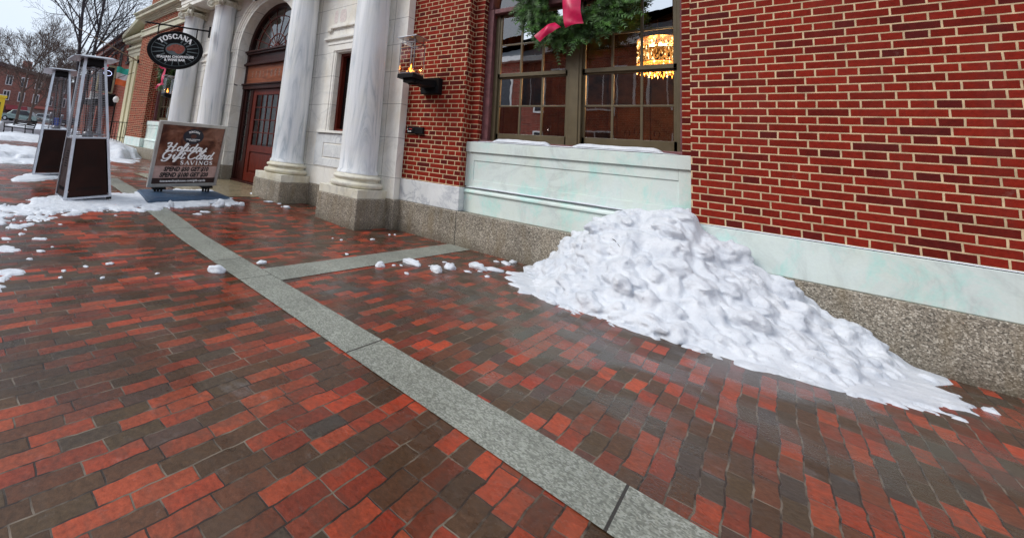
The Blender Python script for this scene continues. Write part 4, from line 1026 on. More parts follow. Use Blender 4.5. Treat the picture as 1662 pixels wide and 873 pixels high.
# ------------------------------------------------------------------ wreaths
def needle_mat(name, c):
    mt, nt, b = new_mat(name); oi = noise_(nt, objco(nt), 9, 4)
    nt.links.new(ramp(nt, oi, [(.34, tuple(x*.35 for x in c)), (.52, c), (.68, tuple(x*2.6 for x in c))]), b.inputs['Base Color'])
    b.inputs['Roughness'].default_value = .55; return mt
M['fir'] = needle_mat('fir_needles', (.036,.095,.016))
def wreath(cx, cy, cz, Rad, label, ribbons, seed=1):
    rt = empty('wreath', (cx,cy,cz), label, 'wreath'); rnd = random.Random(seed)
    b = MB()
    def sprig(base, d, L):
        side = d.cross(Vector((0,1,0))); side = side if side.length > .1 else Vector((1,0,0)); side.normalize()
        up = side.cross(d).normalized(); ts = 9
        for i in range(ts):
            t = i/(ts-1); p = base+d*L*t+Vector((0,0,-.03*t*t)); nl = .075*(1-.55*t)
            for s in (-1, 1):
                dirn = (d*.75+side*s*.8+up*rnd.uniform(-.45,.45)).normalized(); w = d*.011
                tip = p+dirn*nl; b.add([p-w, p+w, tip+w*.25, tip-w*.25], [(0,1,2,3)])
        b.add([base-side*.006, base+side*.006, base+d*L], [(0,1,2)])
    for k in range(1100):
        a = rnd.uniform(0, 2*math.pi); q = rnd.uniform(0, 2*math.pi); rr_ = Rad*.23*math.sqrt(rnd.random())
        rad = Rad*.70+rr_*math.cos(q); p = Vector((rad*math.cos(a), rr_*math.sin(q)*.6, rad*math.sin(a)))
        tan = Vector((-math.sin(a), 0, math.cos(a))); out = Vector((math.cos(a), 0, math.sin(a)))
        d = (tan*rnd.uniform(.2,1)*rnd.choice((1,1,1,-.4))+out*rnd.uniform(-.45,.9)+Vector((0,rnd.uniform(-.8,.15),0))+Vector((0,0,-.15))).normalized()
        sprig(p, d, rnd.uniform(.12,.24)*(1 if rnd.random() < .9 else 1.45))
    b.build('greenery', M['fir'], rt)
    b = MB(); pts = [(Rad*.70*math.cos(2*math.pi*i/40), .0, Rad*.70*math.sin(2*math.pi*i/40)) for i in range(41)]
    b.tube(pts, .045, 8); b.build('hoop', M['bark_brown'], rt)
    b = MB()
    for rb in ribbons: ribbon_strip(b, rb)
    b.build('bow', M['pink'], rt)
    return rt
def ribbon_strip(b, rb):
    pts, w = rb; P = [Vector(p) for p in pts]; Q = []
    for i in range(len(P)-1):
        p0 = P[max(i-1,0)]; p1 = P[i]; p2 = P[i+1]; p3 = P[min(i+2,len(P)-1)]
        for k in range(6):
            t = k/6; Q.append(.5*((2*p1)+(p2-p0)*t+(2*p0-5*p1+4*p2-p3)*t*t+(3*p1-p0-3*p2+p3)*t**3))
    Q.append(P[-1]); vs = []; m = 5
    for i, q in enumerate(Q):
        d = (Q[min(i+1,len(Q)-1)]-Q[max(i-1,0)]).normalized(); s = d.cross(Vector((0,-1,0)))
        s = s.normalized() if s.length > .05 else Vector((1,0,0))
        for j in range(m+1):
            u = j/m-.5; vs.append(q+s*w*u+Vector((0,-1,0))*(.18*w*(1-4*u*u)+.012*math.sin(i*.5+j)))
    b.add(vs, [(i*(m+1)+j, i*(m+1)+j+1, (i+1)*(m+1)+j+1, (i+1)*(m+1)+j) for i in range(len(Q)-1) for j in range(m)], 0, True)
rib = [([(.04,-.17,.12),(.06,-.22,-.15),(.07,-.25,-.35),(.09,-.24,-.50),(.10,-.22,-.57)], .21),
       ([(-.10,-.20,-.52),(-.15,-.27,-.57),(-.22,-.29,-.62),(-.33,-.27,-.71)], .12),
       ([(.06,-.17,.12),(-.14,-.30,.29),(-.20,-.30,.15),(.04,-.20,.12)], .14), ([(.06,-.17,.12),(.28,-.30,.30),(.34,-.30,.15),(.08,-.20,.12)], .14)]
wreath(-1.78, 6.0, 3.68, .76, 'large green fir wreath with magenta ribbon hung in front of the nearest arched window', rib, 3)
wreath(-15.35, 6.0, 3.45, .80, 'distant green wreath on the far left window behind the gas lantern', rib, 5)

# ------------------------------------------------------------------ chandelier (lit)
M['bulb'] = emis('bulb', (1,.75,.35), 14)
rt = empty('chandelier', (-1.22,8.5,3.60), 'glowing amber crystal chandelier seen through the upper right window panes', 'chandelier'); rnd = random.Random(4)
mA = emis('crystal_amber', (1.0,.48,.11), .55); mB = emis('crystal_bright', (1.0,.76,.36), 2.6)
b = MB()
for k in range(900):
    a = rnd.uniform(0, 2*math.pi); ring_ = rnd.choice((.27,.27,.20,.12)); z = -rnd.random()*.60
    x, y = ring_*math.cos(a), ring_*math.sin(a); h_ = rnd.uniform(.012,.04); r_ = rnd.uniform(.005,.011); mi = 1 if rnd.random() < .22 else 0
    b.add([(x,y,z+h_),(x+r_,y,z),(x,y+r_,z),(x-r_,y,z),(x,y-r_,z),(x,y,z-h_)], [(0,1,2),(0,2,3),(0,3,4),(0,4,1),(5,2,1),(5,3,2),(5,4,3),(5,1,4)], mi)
b.build('crystals', [mA, mB], rt)
b = MB()
for z in (0,-.2,-.42): b.lathe([(.27,z),(.28,z+.008),(.27,z+.016)], 0, 0, 32)
b.tube([(0,0,0),(0,0,1.3)], .008, 6)
for k in range(4): a = k*math.pi/2; b.tube([(0,0,.1),(.27*math.cos(a),.27*math.sin(a),0)], .005, 5)
b.build('frame', plain('brass', (.5,.3,.08), .3, .9), rt)
for k in range(6):
    b = MB(); a = k*1.05; b.lathe([(.02,-.16),(.03,-.12),(.015,-.08)], .10*math.cos(a), .10*math.sin(a), 10)
    b.build('bulb', M['bulb'], rt)
li = bpy.data.lights.new('chandelier_light', 'POINT'); li.energy = 70; li.color = (1,.52,.20); li.shadow_soft_size = .3
lo = bpy.data.objects.new('chandelier_light', li); COL.objects.link(lo); lo.location = (0,0,-.75); lo.parent = rt
# a laid table just inside the window
def table(x, y, label):
    rt = empty('dining_table', (x,y,.5), label, 'table', 'tables inside the dining room')
    b = MB(); b.lathe([(.02,1.24),(.42,1.24),(.43,1.22),(.44,1.0),(.46,.85)], 0, 0, 28); 
    o = b.build('tablecloth', plain('table_linen', (.35,.32,.30), .8), rt); o.location = (0,0,-.0)
    b = MB(); b.tube([(0,0,0),(0,0,1.2)], .05, 8); b.lathe([(.28,0),(.28,.03),(.05,.06)], 0, 0, 20); b.build('pedestal_leg', M['door_dark'], rt)
    for k in range(3):
        b = MB(); ax = .2*math.cos(k*2.1+.5); ay = .2*math.sin(k*2.1+.5); b.lathe([(.03,1.245),(.006,1.25),(.006,1.34),(.035,1.38),(.03,1.44)], ax, ay, 12); b.build('wine_glass', M['glass_clear'], rt)
table(-2.35, 7.25, 'round table with pale cloth and glasses behind the left window panes')
table(-1.25, 7.35, 'round table with pale cloth and glasses behind the right window panes')

# ------------------------------------------------------------------ snow
def fbm(x, y, z=0, o=5, s=1.0):
    v = 0; a = .5; f = s
    for i in range(o): v += a*noise.noise(Vector((x*f, y*f, z+i*7.3))); a *= .52; f *= 2.1
    return v
def pip(x, y, P):
    c = False; j = len(P)-1
    for i in range(len(P)):
        if (P[i][1] > y) != (P[j][1] > y) and x < (P[j][0]-P[i][0])*(y-P[i][1])/(P[j][1]-P[i][1])+P[i][0]: c = not c
        j = i
    return c
def sdist(x, y, P):
    d = 1e9
    for i in range(len(P)):
        ax, ay = P[i-1]; bx_, by_ = P[i]; dx, dy = bx_-ax, by_-ay; L = dx*dx+dy*dy
        t = 0 if L == 0 else max(0, min(1, ((x-ax)*dx+(y-ay)*dy)/L)); d = min(d, math.hypot(x-ax-t*dx, y-ay-t*dy))
    return d if pip(x, y, P) else -d
def snow_patch(P, hgt, step, edge, seed, wob=.12, fr=2.5, holes=0.0, mb=None, bumpf=6):
    b = mb or MB(); x0 = min(p[0] for p in P)-.3; x1 = max(p[0] for p in P)+.3; y0 = min(p[1] for p in P)-.3; y1 = max(p[1] for p in P)+.3
    nx = int((x1-x0)/step)+1; ny = int((y1-y0)/step)+1; H = {}
    for i in range(nx):
        for j in range(ny):
            x = x0+i*step; y = y0+j*step; d = sdist(x, y, P)+wob*2*fbm(x, y, seed, 5, fr)-holes*max(0, fbm(x, y, seed+9, 4, 3.1)+.05)
            t = max(0, min(1, d/edge)); h = hgt*(1-(1-t)**2)**.5 if t > 0 else 0
            if h > 0: h *= (1+.55*fbm(x, y, seed+3, 4, bumpf)); h += .10*hgt*fbm(x, y, seed+5, 3, bumpf*4)
            H[i, j] = (x, y, h, d)
    idx = {}; vs = []; fs = []
    def vid(k):
        if k not in idx:
            x, y, h, d = H[k]; idx[k] = len(vs); vs.append((x, y, gz(x)+(max(h, .006) if d > 0 else -.01)))
        return idx[k]
    for i in range(nx-1):
        for j in range(ny-1):
            ks = ((i,j),(i+1,j),(i+1,j+1),(i,j+1))
            if any(H[k][3] > 0 for k in ks): fs.append(tuple(vid(k) for k in ks))
    if fs: b.add(vs, fs, 0, True)
    return b
b = MB()
main = [(-5.60,.98),(-5.55,1.23),(-5.62,1.32),(-5.86,1.59),(-5.93,1.83),(-5.80,2.05),(-5.81,2.37),(-5.99,2.9),(-6.13,3.6),(-6.18,4.05),(-6.56,4.2),(-7.44,4.15),(-7.7,4.3),(-7.75,3.52),(-7.45,2.7),(-7.28,2.4),(-7.1,2.0),(-6.9,1.32),(-6.6,1.0),(-6.3,.90),(-5.9,.85)]
snow_patch(main, .026, .017, .09, 1.3, .105, 7, .55, mb=b, bumpf=11)
snow_patch([(-4.75,.40),(-4.95,.62),(-5.2,.82),(-5.55,1.10),(-6.3,1.0),(-6.3,.4),(-5.2,.3)], .014, .013, .05, 4.1, .15, 13, 1.9, mb=b, bumpf=16)
snow_patch([(-8.29,1.0),(-8.4,1.32),(-8.89,1.8),(-9.3,2.1),(-9.4,1.4),(-8.7,1.1)], .035, .03, .1, 2.2, .08, 3, mb=b)
snow_patch([(-3.35,.30),(-3.42,.55),(-3.50,.70),(-3.66,.74),(-3.85,.64),(-3.9,.4),(-3.6,.25)], .014, .016, .05, 6.2, .10, 5, .9, mb=b)
snow_patch([(-4.35,.45),(-4.45,.74),(-4.6,.66),(-4.65,.45)], .012, .016, .04, 7.2, .08, 5, .9, mb=b)
rs = random.Random(21)
toe_ = [(-2.0,4.75),(-1.75,4.45),(-1.3,4.33),(-.7,4.28),(-.1,4.33),(.35,4.45),(.7,4.7),(.85,5.2),(.6,5.5),(-1.9,5.5),(-2.05,5.2)]
snow_patch(toe_, .018, .02, .06, 55, .14, 7, .3, mb=b, bumpf=12)
for k in range(34):                                     # loose slush at the patch edges
    if k < 26: cx_, cy_ = rs.uniform(-5.6,-4.75), rs.uniform(.35,1.1)
    else: cx_, cy_ = rs.uniform(-6.0,-5.55), rs.uniform(1.4,3.9)
    r_ = rs.uniform(.015,.06)
    snow_patch([(cx_-r_*.5,cy_-r_),(cx_+r_*.5,cy_-r_*.6),(cx_+r_*.4,cy_+r_),(cx_-r_*.4,cy_+r_*.8)], .016, .014, .03, k*1.3, .05, 9, .4, mb=b, bumpf=14)
tag(b.build('snow_cover', M['snow']), 'slushy white snow lying round the patio heaters and the pavement sign', 'snow', kind='stuff')
b = MB()
snow_patch([(-12.2,.7),(-12.5,2.1),(-13.6,2.6),(-15,2.6),(-16,1.9),(-15.5,1.0),(-14,.6)], .16, .07, .5, 11, .32, 1.9, .7, mb=b, bumpf=3)
snow_patch([(-11.2,.7),(-11.4,1.7),(-12.4,2.2),(-12.4,.7)], .05, .05, .2, 12, .28, 3, .9, mb=b, bumpf=4)
snow_patch([(-21.5,1.6),(-22,4.0),(-24,4.6),(-27,4.4),(-29,3.0),(-26,1.9)], .22, .25, 1.6, 13, .4, .8, mb=b, bumpf=1.2)
snow_patch([(-15.2,4.0),(-14.6,4.5),(-15.6,5.6),(-17.3,5.7),(-19.5,6.4),(-25,7.4),(-26,5.0),(-20,4.0)], .40, .10, .6, 14, .32, 2.0, .5, mb=b, bumpf=3)
snow_patch([(-13.3,4.0),(-13.2,4.5),(-14.2,4.9),(-14.8,4.2)], .05, .06, .2, 15, .2, 2.5, mb=b, bumpf=3)
snow_patch([(-42,5),(-44,9),(-50,11),(-55,9),(-50,5)], .3, .5, 2.5, 16, .8, .5, mb=b, bumpf=.6)
snow_patch([(-40,-3),(-42,3),(-60,5),(-66,-2)], .3, .5, 2.5, 17, .8, .5, mb=b, bumpf=.6)
tag(b.build('snow_bank', M['snow']), 'white snow banks cleared to the edge of the pavement further up the street', 'snow', kind='stuff')

# shovelled pile against the wall
def pile():
    b = MB(); sil = [(-2.15,0),(-1.94,0.03),(-1.81,.16),(-1.68,.37),(-1.47,.55),(-1.44,.61),(-1.29,.74),(-1.04,.86),(-.83,.885),(-.59,.93),(-.50,.88),(-.45,.74),(-.31,.68),(-.21,.60),(0,.47),(.25,.30),(.5,.14),(.72,0.02),(.9,0)]
    def pr_(x):
        for i in range(len(sil)-1):
            if sil[i][0] <= x <= sil[i+1][0]:
                t = (x-sil[i][0])/(sil[i+1][0]-sil[i][0]); return sil[i][1]*(1-t)+sil[i+1][1]*t
        return 0
    nx, ny = 260, 190; x0, x1 = -2.3, 1.0; yb, yf_ = 5.86, 4.25; vs = []
    def cell(x, y, s, sd):                                  # lumpy billows from cell noise
        d, p = noise.voronoi(Vector((x*s, y*s, sd)), distance_metric='DISTANCE'); return d[0], d[1]-d[0]
    for i in range(nx+1):
        for j in range(ny+1):
            x = x0+(x1-x0)*i/nx; t = j/ny; y = yb+(yf_-yb)*t
            if pr_(x) <= 0 and False: pass
            u = max(0, (5.60-y)/1.2)                       # 0 at the ridge, 1 at the toe
            xc = -.75; xx = xc+(x-xc)*(1+.38*u); base = pr_(xx)
            h = base*(max(0, 1-u**1.15))
            wx = x+.06*fbm(x, y, 2, 3, 3); wy = y+.06*fbm(x, y, 5, 3, 3)
            a, ab = cell(wx, wy, 4.2, 1.5); c2, cb2 = cell(wx, wy, 10.5, 8.5)
            lump = (.5-a)*.17*min(1, ab*3+.3)+(.5-c2)*.10*min(1, cb2*4+.2); fine = .09*fbm(x, y, 3, 6, 6)+.02*fbm(x, y, 9, 3, 30)
            env = min(1, h/.16)
            z = h+env*(lump*(.35+.65*min(1, u*2.5+.2))+fine)
            if h <= .004: z = -.02
            vs.append((x+.02*fbm(x,y,31,3,7)*env, y-.05*env*fbm(x,y,41,3,5), z))
    fs = [(i*(ny+1)+j,(i+1)*(ny+1)+j,(i+1)*(ny+1)+j+1,i*(ny+1)+j+1) for i in range(nx) for j in range(ny)]
    b.add(vs, fs, 0, True); nb = (nx+1)*(ny+1)              # closed underneath so the clods can be fused with it
    bot = [(x, y, -.35) for x, y, z in vs]; rim = [i*(ny+1) for i in range(nx+1)]+[nx*(ny+1)+j for j in range(1,ny+1)]+[i*(ny+1)+ny for i in range(nx-1,-1,-1)]+[j for j in range(ny-1,0,-1)]
    cb_ = len(b.v); b.add([vs[i] for i in rim]+[bot[i] for i in rim], [(k,(k+1)%len(rim),len(rim)+(k+1)%len(rim),len(rim)+k) for k in range(len(rim))]+[tuple(range(len(rim),2*len(rim)))])
    rc = random.Random(77); bm = bmesh.new(); bmesh.ops.create_icosphere(bm, subdivisions=3, radius=1)     # clods and crust plates bedded in the heap
    ico = [v.co.copy() for v in bm.verts]; ifc = [[v.index for v in f.verts] for f in bm.faces]; bm.free()
    def top(x, y):
        i = int((x-x0)/(x1-x0)*nx); j = int((y-yb)/(yf_-yb)*ny)
        return vs[i*(ny+1)+j] if 0 <= i <= nx and 0 <= j <= ny else None
    n_ = 0
    while n_ < 300:
        x = rc.uniform(-2.1, .75); y = rc.uniform(4.30, 5.72); p = top(x, y)
        if not p: continue
        toe = p[2] < .05
        if toe and (rc.random() > .30 or p[2] < -.03): n_ += 0; 
        near = any((top(x+dx, y+dy) or (0,0,0))[2] > .03 for dx, dy in ((.1,0),(-.1,0),(0,.12),(0,-.1),(.07,.07),(-.07,.07)))
        if toe and not near: continue
        s = rc.uniform(.018, .045) if toe else rc.uniform(.035, .10)*(1.2 if rc.random() < .2 else 1)
        sx, sy, sz = s*rc.uniform(.8,1.5), s*rc.uniform(.8,1.3), s*rc.uniform(.6,1.0); k = rc.uniform(0, 99)
        Rm = Euler((rc.uniform(-.5,.5), rc.uniform(-.5,.5), rc.uniform(0,6.3))).to_matrix(); q = []
        for v in ico:
            d = 1+.45*noise.noise(v*1.3+Vector((k,0,0)))+.22*noise.noise(v*3.1+Vector((0,k,0)))+.10*noise.noise(v*7+Vector((0,0,k)))
            w = Rm @ Vector((v.x*sx*d, v.y*sy*d, v.z*sz*d)); q.append((p[0]+w.x, min(5.9, p[1]+w.y), max(p[2], .0)-sz*(.15 if toe else .45)+w.z))
        b.add(q, ifc, 0, True); n_ += 1
    o = b.build('snow_pile', M['snow']); md = o.modifiers.new('weld', 'WELD'); md.merge_threshold = .0005
    md = o.modifiers.new('fuse', 'REMESH'); md.mode = 'VOXEL'; md.voxel_size = .011; md.use_smooth_shade = True
    md = o.modifiers.new('melt', 'SMOOTH'); md.factor = .5; md.iterations = 4
    return tag(o, 'tall lumpy pile of shovelled snow heaped against the granite wall under the window', 'snow pile')
pile()

# snow lying on the sill of the near window
def sill_snow(x0, x1, y0, y1, z, h, label, seed):
    b = MB(); nx, ny = 70, 10; vs = []
    for i in range(nx+1):
        for j in range(ny+1):
            x = x0+(x1-x0)*i/nx; v = j/ny; y = y0+(y1-y0)*v; e = min(1, min(i, nx-i)/7); e2 = math.sin(math.pi*min(1, max(0, v*.96+.02)))**.4
            hh = h*math.sqrt(e)*e2*(1+.35*fbm(x, seed, 1, 3, 3))
            vs.append((x, y-.012*fbm(x, seed, 4, 3, 5), z+max(.0, hh)))
    b.add(vs, [(i*(ny+1)+j,(i+1)*(ny+1)+j,(i+1)*(ny+1)+j+1,i*(ny+1)+j+1) for i in range(nx) for j in range(ny)], 0, True)
    b.add([(x0,y0,z),(x1,y0,z),(x1,y1,z),(x0,y1,z)], [(0,1,2,3)])
    return tag(b.build('sill_snow', M['snow']), label, 'snow')
sill_snow(-2.78, -1.98, 5.96, 6.09, 1.534, .070, 'rounded strip of snow on the window sill under the left sash', 3)
sill_snow(-1.74, -.80, 5.96, 6.09, 1.534, .066, 'longer strip of snow on the window sill under the right sash', 8)
sill_snow(-3.08, -.66, 5.937, 5.975, 1.533, .018, 'thin film of snow along the front edge of the marble sill cap', 12)
sill_snow(-3.12, -.58, 5.905, 5.965, .85, .022, 'thin line of snow on the sloping marble ledge below the panel', 15)
sill_snow(-.54, 1.8, 5.775, 5.80, .838, .016, 'thin line of snow on the marble course right of the panel', 18)

# lumps of snow on the bricks
def chunk(x, y, sx, sy, h, seed):
    b = MB(); bm = bmesh.new(); bmesh.ops.create_icosphere(bm, subdivisions=3, radius=1)
    for v in bm.verts:
        p = v.co.copy(); q = p*(1+.35*noise.noise(p*1.4+Vector((seed,0,0)))+.18*noise.noise(p*3.6+Vector((0,seed,0))))
        v.co = Vector((q.x*sx, q.y*sy, max(-.25, q.z)*h))
    M4 = Matrix.Rotation(seed*1.7, 4, 'Z')
    vs = [M4 @ v.co for v in bm.verts]; fs = [[v.index for v in f.verts] for f in bm.faces]; bm.free()
    b.add(vs, fs, 0, True); o = b.build('snow_chunk', M['snow']); o.location = (x, y, gz(x)+h*.2); return o
ck = [(-3.30,1.977,.085,.045,.048,'oblong lump of snow lying on the granite paving band'),
 (-2.322,4.823,.10,.075,.06,'rounded lump of snow on the bricks left of the big snow pile'),
 (-2.473,4.184,.09,.06,.05,'jagged clump of snow just in front of the cross band, nearest the camera'),
 (-2.464,4.451,.08,.06,.05,'clump of snow touching the jagged one in front of the cross band'),
 (-2.831,3.666,.05,.04,.045,'upright knob of snow at the lower edge of the cross band'),
 (-2.776,4.16,.12,.07,.04,'broad flat lump of snow on the edge of the cross band'),
 (-2.286,5.50,.10,.05,.02,'flat slab of icy snow at the foot of the granite wall'),
 (-2.262,5.66,.06,.04,.03,'icy lump leaning on the foot of the granite wall'),
 (-2.199,4.951,.12,.05,.03,'low slab of snow beside the left toe of the big pile'),
 (-3.915,5.227,.018,.018,.018,'tiny white crumb of snow near the granite wall, left of a twin'),
 (-3.89,5.331,.018,.018,.018,'tiny white crumb of snow near the granite wall, right of its twin'),
 (-3.375,2.515,.05,.03,.025,'small pale lump of snow inside the corner where the two bands meet'),
 (-5.937,4.82,.07,.045,.03,'small white lump of snow between the two nearest column pedestals'),
 (-7.278,4.973,.12,.05,.03,'flat patch of snow on the edge of the entrance floor by the pedestal'),
 (-6.254,4.891,.05,.035,.012,'low pale lump in front of the second pedestal'),
 (-6.45,4.78,.10,.05,.018,'long thin lump of snow at the front corner of the second pedestal'),
 (-6.10,3.55,.085,.075,.085,'round snowball at the front edge of the sign base, nearer the entrance'),
 (-6.10,2.72,.065,.055,.07,'round snowball at the front edge of the sign base, nearer the heater'),
 (-6.15,4.0,.06,.05,.05,'small snowball at the right corner of the sign base')]
crumbs = [(-2.803,3.866),(-2.77,3.955),(-2.809,4.333),(-2.381,5.455),(-2.62,4.295),(-2.643,4.65),(-3.784,4.68),(-4.006,4.109),(-3.888,4.155),(-3.328,3.673),(-4.484,.947),(-3.799,1.065),(-4.356,.837),(-4.838,.622),(-3.81,1.252),(-3.437,1.514),(-3.489,1.109),(-5.867,1.783),(-4.142,.727),(-2.30,4.55),(-2.24,4.72),(-2.1,4.6),(-5.99,4.75),(-2.55,3.75),(-3.6,.85),(-3.75,.9)]
for i, (x, y, sx, sy, h, lb) in enumerate(ck): tag(chunk(x, y, sx, sy, h, i*1.37+.5), lb, 'snow lump', 'lumps of snow scattered on the paving')
rnd = random.Random(9)
for i, (x, y) in enumerate(crumbs):
    s = rnd.uniform(.012,.028); tag(chunk(x, y, s*1.5, s, s*.5, i*2.1+3), 'small crumb of icy snow on the wet bricks', 'snow crumb', 'small crumbs of snow on the wet bricks')
# twigs on the pile
b = MB(); b.tube([(-1.12,5.19,.60),(-1.07,5.14,.585),(-1.03,5.07,.56),(-1.0,5.05,.53)], [.004,.004,.003,.002], 5); tag(b.build('twig', M['bark']), 'thin dark twig lying on the snow pile', 'twig')
# ------------------------------------------------------------------ neighbouring buildings
def facade_window(par, x0, x1, z0, z1, y, mat_f, arched=False, rows=2, depth=.12):
    f = MB(); t = .06
    f.box(x0-.04, x1+.04, y-.08, y+.02, z0-.10, z0); f.box(x0, x0+t, y-.03, y+.05, z0, z1); f.box(x1-t, x1, y-.03, y+.05, z0, z1); f.box(x0+t, x1-t, y-.03, y+.05, z1-t, z1)
    f.box(x0+t, x1-t, y-.02, y+.04, (z0+z1)/2-.03, (z0+z1)/2+.03); f.box((x0+x1)/2-.02, (x0+x1)/2+.02, y-.015, y+.04, z0, z1-t)
    if arched: f.ring((x0+x1)/2, z1, 0.02, (x1-x0)/2, y-.03, y+.04, n=12)
    o = f.build('window', mat_f, par); g = MB(); g.box(x0+t, x1-t, y+.0, y+.03, z0, z1-t); g.build('pane', M['dark_pane'], o); return o
M['dark_pane'] = plain('dark_pane', (.03,.03,.04), .15, var=.4)
M['dark_frame'] = plain('dark_frame', (.06,.045,.04), .5)
# cream pediment building
rt = empty('pediment_building', (0,0,0), 'cream stone building with a triangular pediment next to the restaurant', 'building')
yb = 6.5; xl, xr, xc = -21.6, -18.6, -19.2
b = MB(); b.box(xl, xr, yb, 12, -.1, 5.55); b.build('wall', M['cream_trim'], rt)
b = MB()
for x in (xl+.10, xl+.75, xr-.95): b.box(x, x+.40, yb-.14, yb+.01, .1, 4.55); b.box(x-.04, x+.44, yb-.18, yb+.01, 4.45, 4.62)
b.build('pilaster', M['cream_trim'], rt, .01)
b = MB()
for (z0, z1, p) in ((4.62,4.80,.18),(4.80,5.0,.22),(5.0,5.1,.30),(5.32,5.42,.40),(5.42,5.56,.50)): b.box(xl-p+.1, xr+p-.1, yb-p, yb+.2, z0, z1)
b.box(xl, xr, yb-.16, yb+.2, 5.1, 5.32); b.build('cornice', M['stone_trim'], rt, .01)
b = MB(); ap = 6.45; b.prism([(xl-.3,yb-.1,5.56),(xr,yb-.1,5.56),(xr,yb-.1,ap-.3),(xc,yb-.1,ap-.02)], (0,.4,0))
for xe, ze in ((xl-.45, 5.56), (xr, ap-.28)):
    b.prism([(xe,yb-.55,ze),(xc,yb-.55,ap),(xc,yb-.55,ap+.24),(xe,yb-.55,ze+.22)], (0,.7,0))
b.build('pediment', M['stone_trim'], rt, .01)
facade_window(rt, -20.35, -19.65, .9, 1.7, yb-.02, M['dark_frame'])
# red brick building beyond it
rt = empty('red_brick_building', (0,0,0), 'red brick building with a sloping roof line and narrow dark windows beyond the pediment', 'building')
yb = 6.5; b = MB(); b.prism([(-29.2,yb,-.1),(-21.62,yb,-.1),(-21.62,yb,6.5),(-29.0,yb,5.62)], (0,8,0)); b.build('wall', M['brick_far'], rt)
b = MB(); b.prism([(-29.15,yb-.2,5.0),(-21.62,yb-.2,5.9),(-21.62,yb-.2,6.05),(-29.15,yb-.2,5.15)], (0,.3,0)); b.prism([(-29.1,yb-.12,5.55),(-21.62,yb-.12,6.45),(-21.62,yb-.12,6.55),(-29.1,yb-.12,5.65)], (0,.2,0))
b.build('cornice', plain('brown_trim', (.10,.045,.04), .6), rt)
for x in (-28.7,-27.6,-26.4,-25.1,-23.7,-22.4): facade_window(rt, x, x+.42, 3.7+.12*(x+29), 4.65+.12*(x+29), yb-.01, M['dark_frame'], True)
b = MB()
for x in (-28.3,-26.3,-24.6): b.box(x, x+.25, yb-.12, yb+.01, 0, 5.2)
b.build('brick_pier', M['brick_far'], rt)
facade_window(rt, -28.5, -25.2, .7, 2.9, yb-.02, M['dark_frame'])
# dark bay with a glowing oval neon sign
rt = empty('shop_bay', (-24.6,6.45,0), 'dark projecting shop bay with cream frame and oval light sign', 'shop bay')
b = MB(); b.box(-.5,.6,-.75,.05,2.95,4.3); b.build('box', plain('bay_black', (.02,.02,.025), .2), rt)
b = MB()
for (y0,y1,z0,z1) in ((-.80,-.72,2.9,4.40),(-.04,.04,2.9,4.40),(-.72,-.04,4.30,4.40),(-.72,-.04,2.88,2.96)): b.box(.58,.66,y0,y1,z0,z1)
b.box(-.55,.64,-.80,-.76,4.30,4.40); b.build('frame', M['cream_trim'], rt)
b = MB(); b.tube([(.63, -.36+.20*math.cos(2*math.pi*i/24), 3.95+.14*math.sin(2*math.pi*i/24)) for i in range(25)], .010, 6); b.build('neon_oval', emis('neon', (.55,.6,.9), 1.6), rt)
rt = empty('projecting_sign', (-24.2,5.85,0), 'small white projecting sign with a grey oval above the black awning', 'sign')
b = MB(); b.box(-.04,.04,-.36,.10,2.45,2.85); b.build('board', M['white_paint'], rt)
b = MB(); b.tube([(.045, -.14+.13*math.cos(2*math.pi*i/24), 2.68+.08*math.sin(2*math.pi*i/24)) for i in range(25)], .012, 6); b.build('oval', M['steel_dark'], rt)
b = MB(); b.tube([(0,-.36,2.9),(0,.6,2.9)], .02, 6); b.build('arm', M['black'], rt)
rt = empty('shop_awning', (-24.4,6.3,0), 'black shop awning below the projecting sign', 'awning')
b = MB(); b.prism([(-1.4,.15,2.85),(-1.4,-.75,2.45),(-1.4,-.75,2.2),(-1.4,.15,2.2)], (2.6,0,0)); b.build('canopy', M['black'], rt)
b = MB(); b.box(-1.45,1.25,-.78,-.6,2.47,2.53); b.build('snow_line', M['snow'], rt)
# street lamp
def lamp(x, y, h, label):
    rt = empty('street_lamp', (x,y,gz(x)), label, 'street lamp')
    b = MB(); b.lathe([(.11,0),(.11,.25),(.06,.32),(.04,.5),(.03,h-.15),(.05,h-.1),(.05,h-.04)], 0, 0, 16); b.build('pole', M['black'], rt)
    b = MB(); b.lathe([(.02,h-.05),(.09,h-.02),(.125,h+.08),(.11,h+.17),(.05,h+.23),(.005,h+.24)], 0, 0, 20); b.build('globe', M['white_paint'], rt); return rt
lamp(-19.6, 5.50, 2.15, 'black lamp post with white globe in front of the cream building')
# railing
rt = empty('railing', (-19.5,5.45,gz(-19.5)), 'black iron railing half buried in snow by the cream building', 'railing')
b = MB()
for i in range(7): b.tube([(-.02*i,.12*i,.0),(-.02*i,.12*i,1.25)], .014, 6)
b.tube([(.02,-.1,1.25),(-.14,.80,1.30)], .018, 6); b.tube([(.02,-.1,.6),(-.14,.80,.62)], .014, 6); b.build('bars', M['black'], rt)
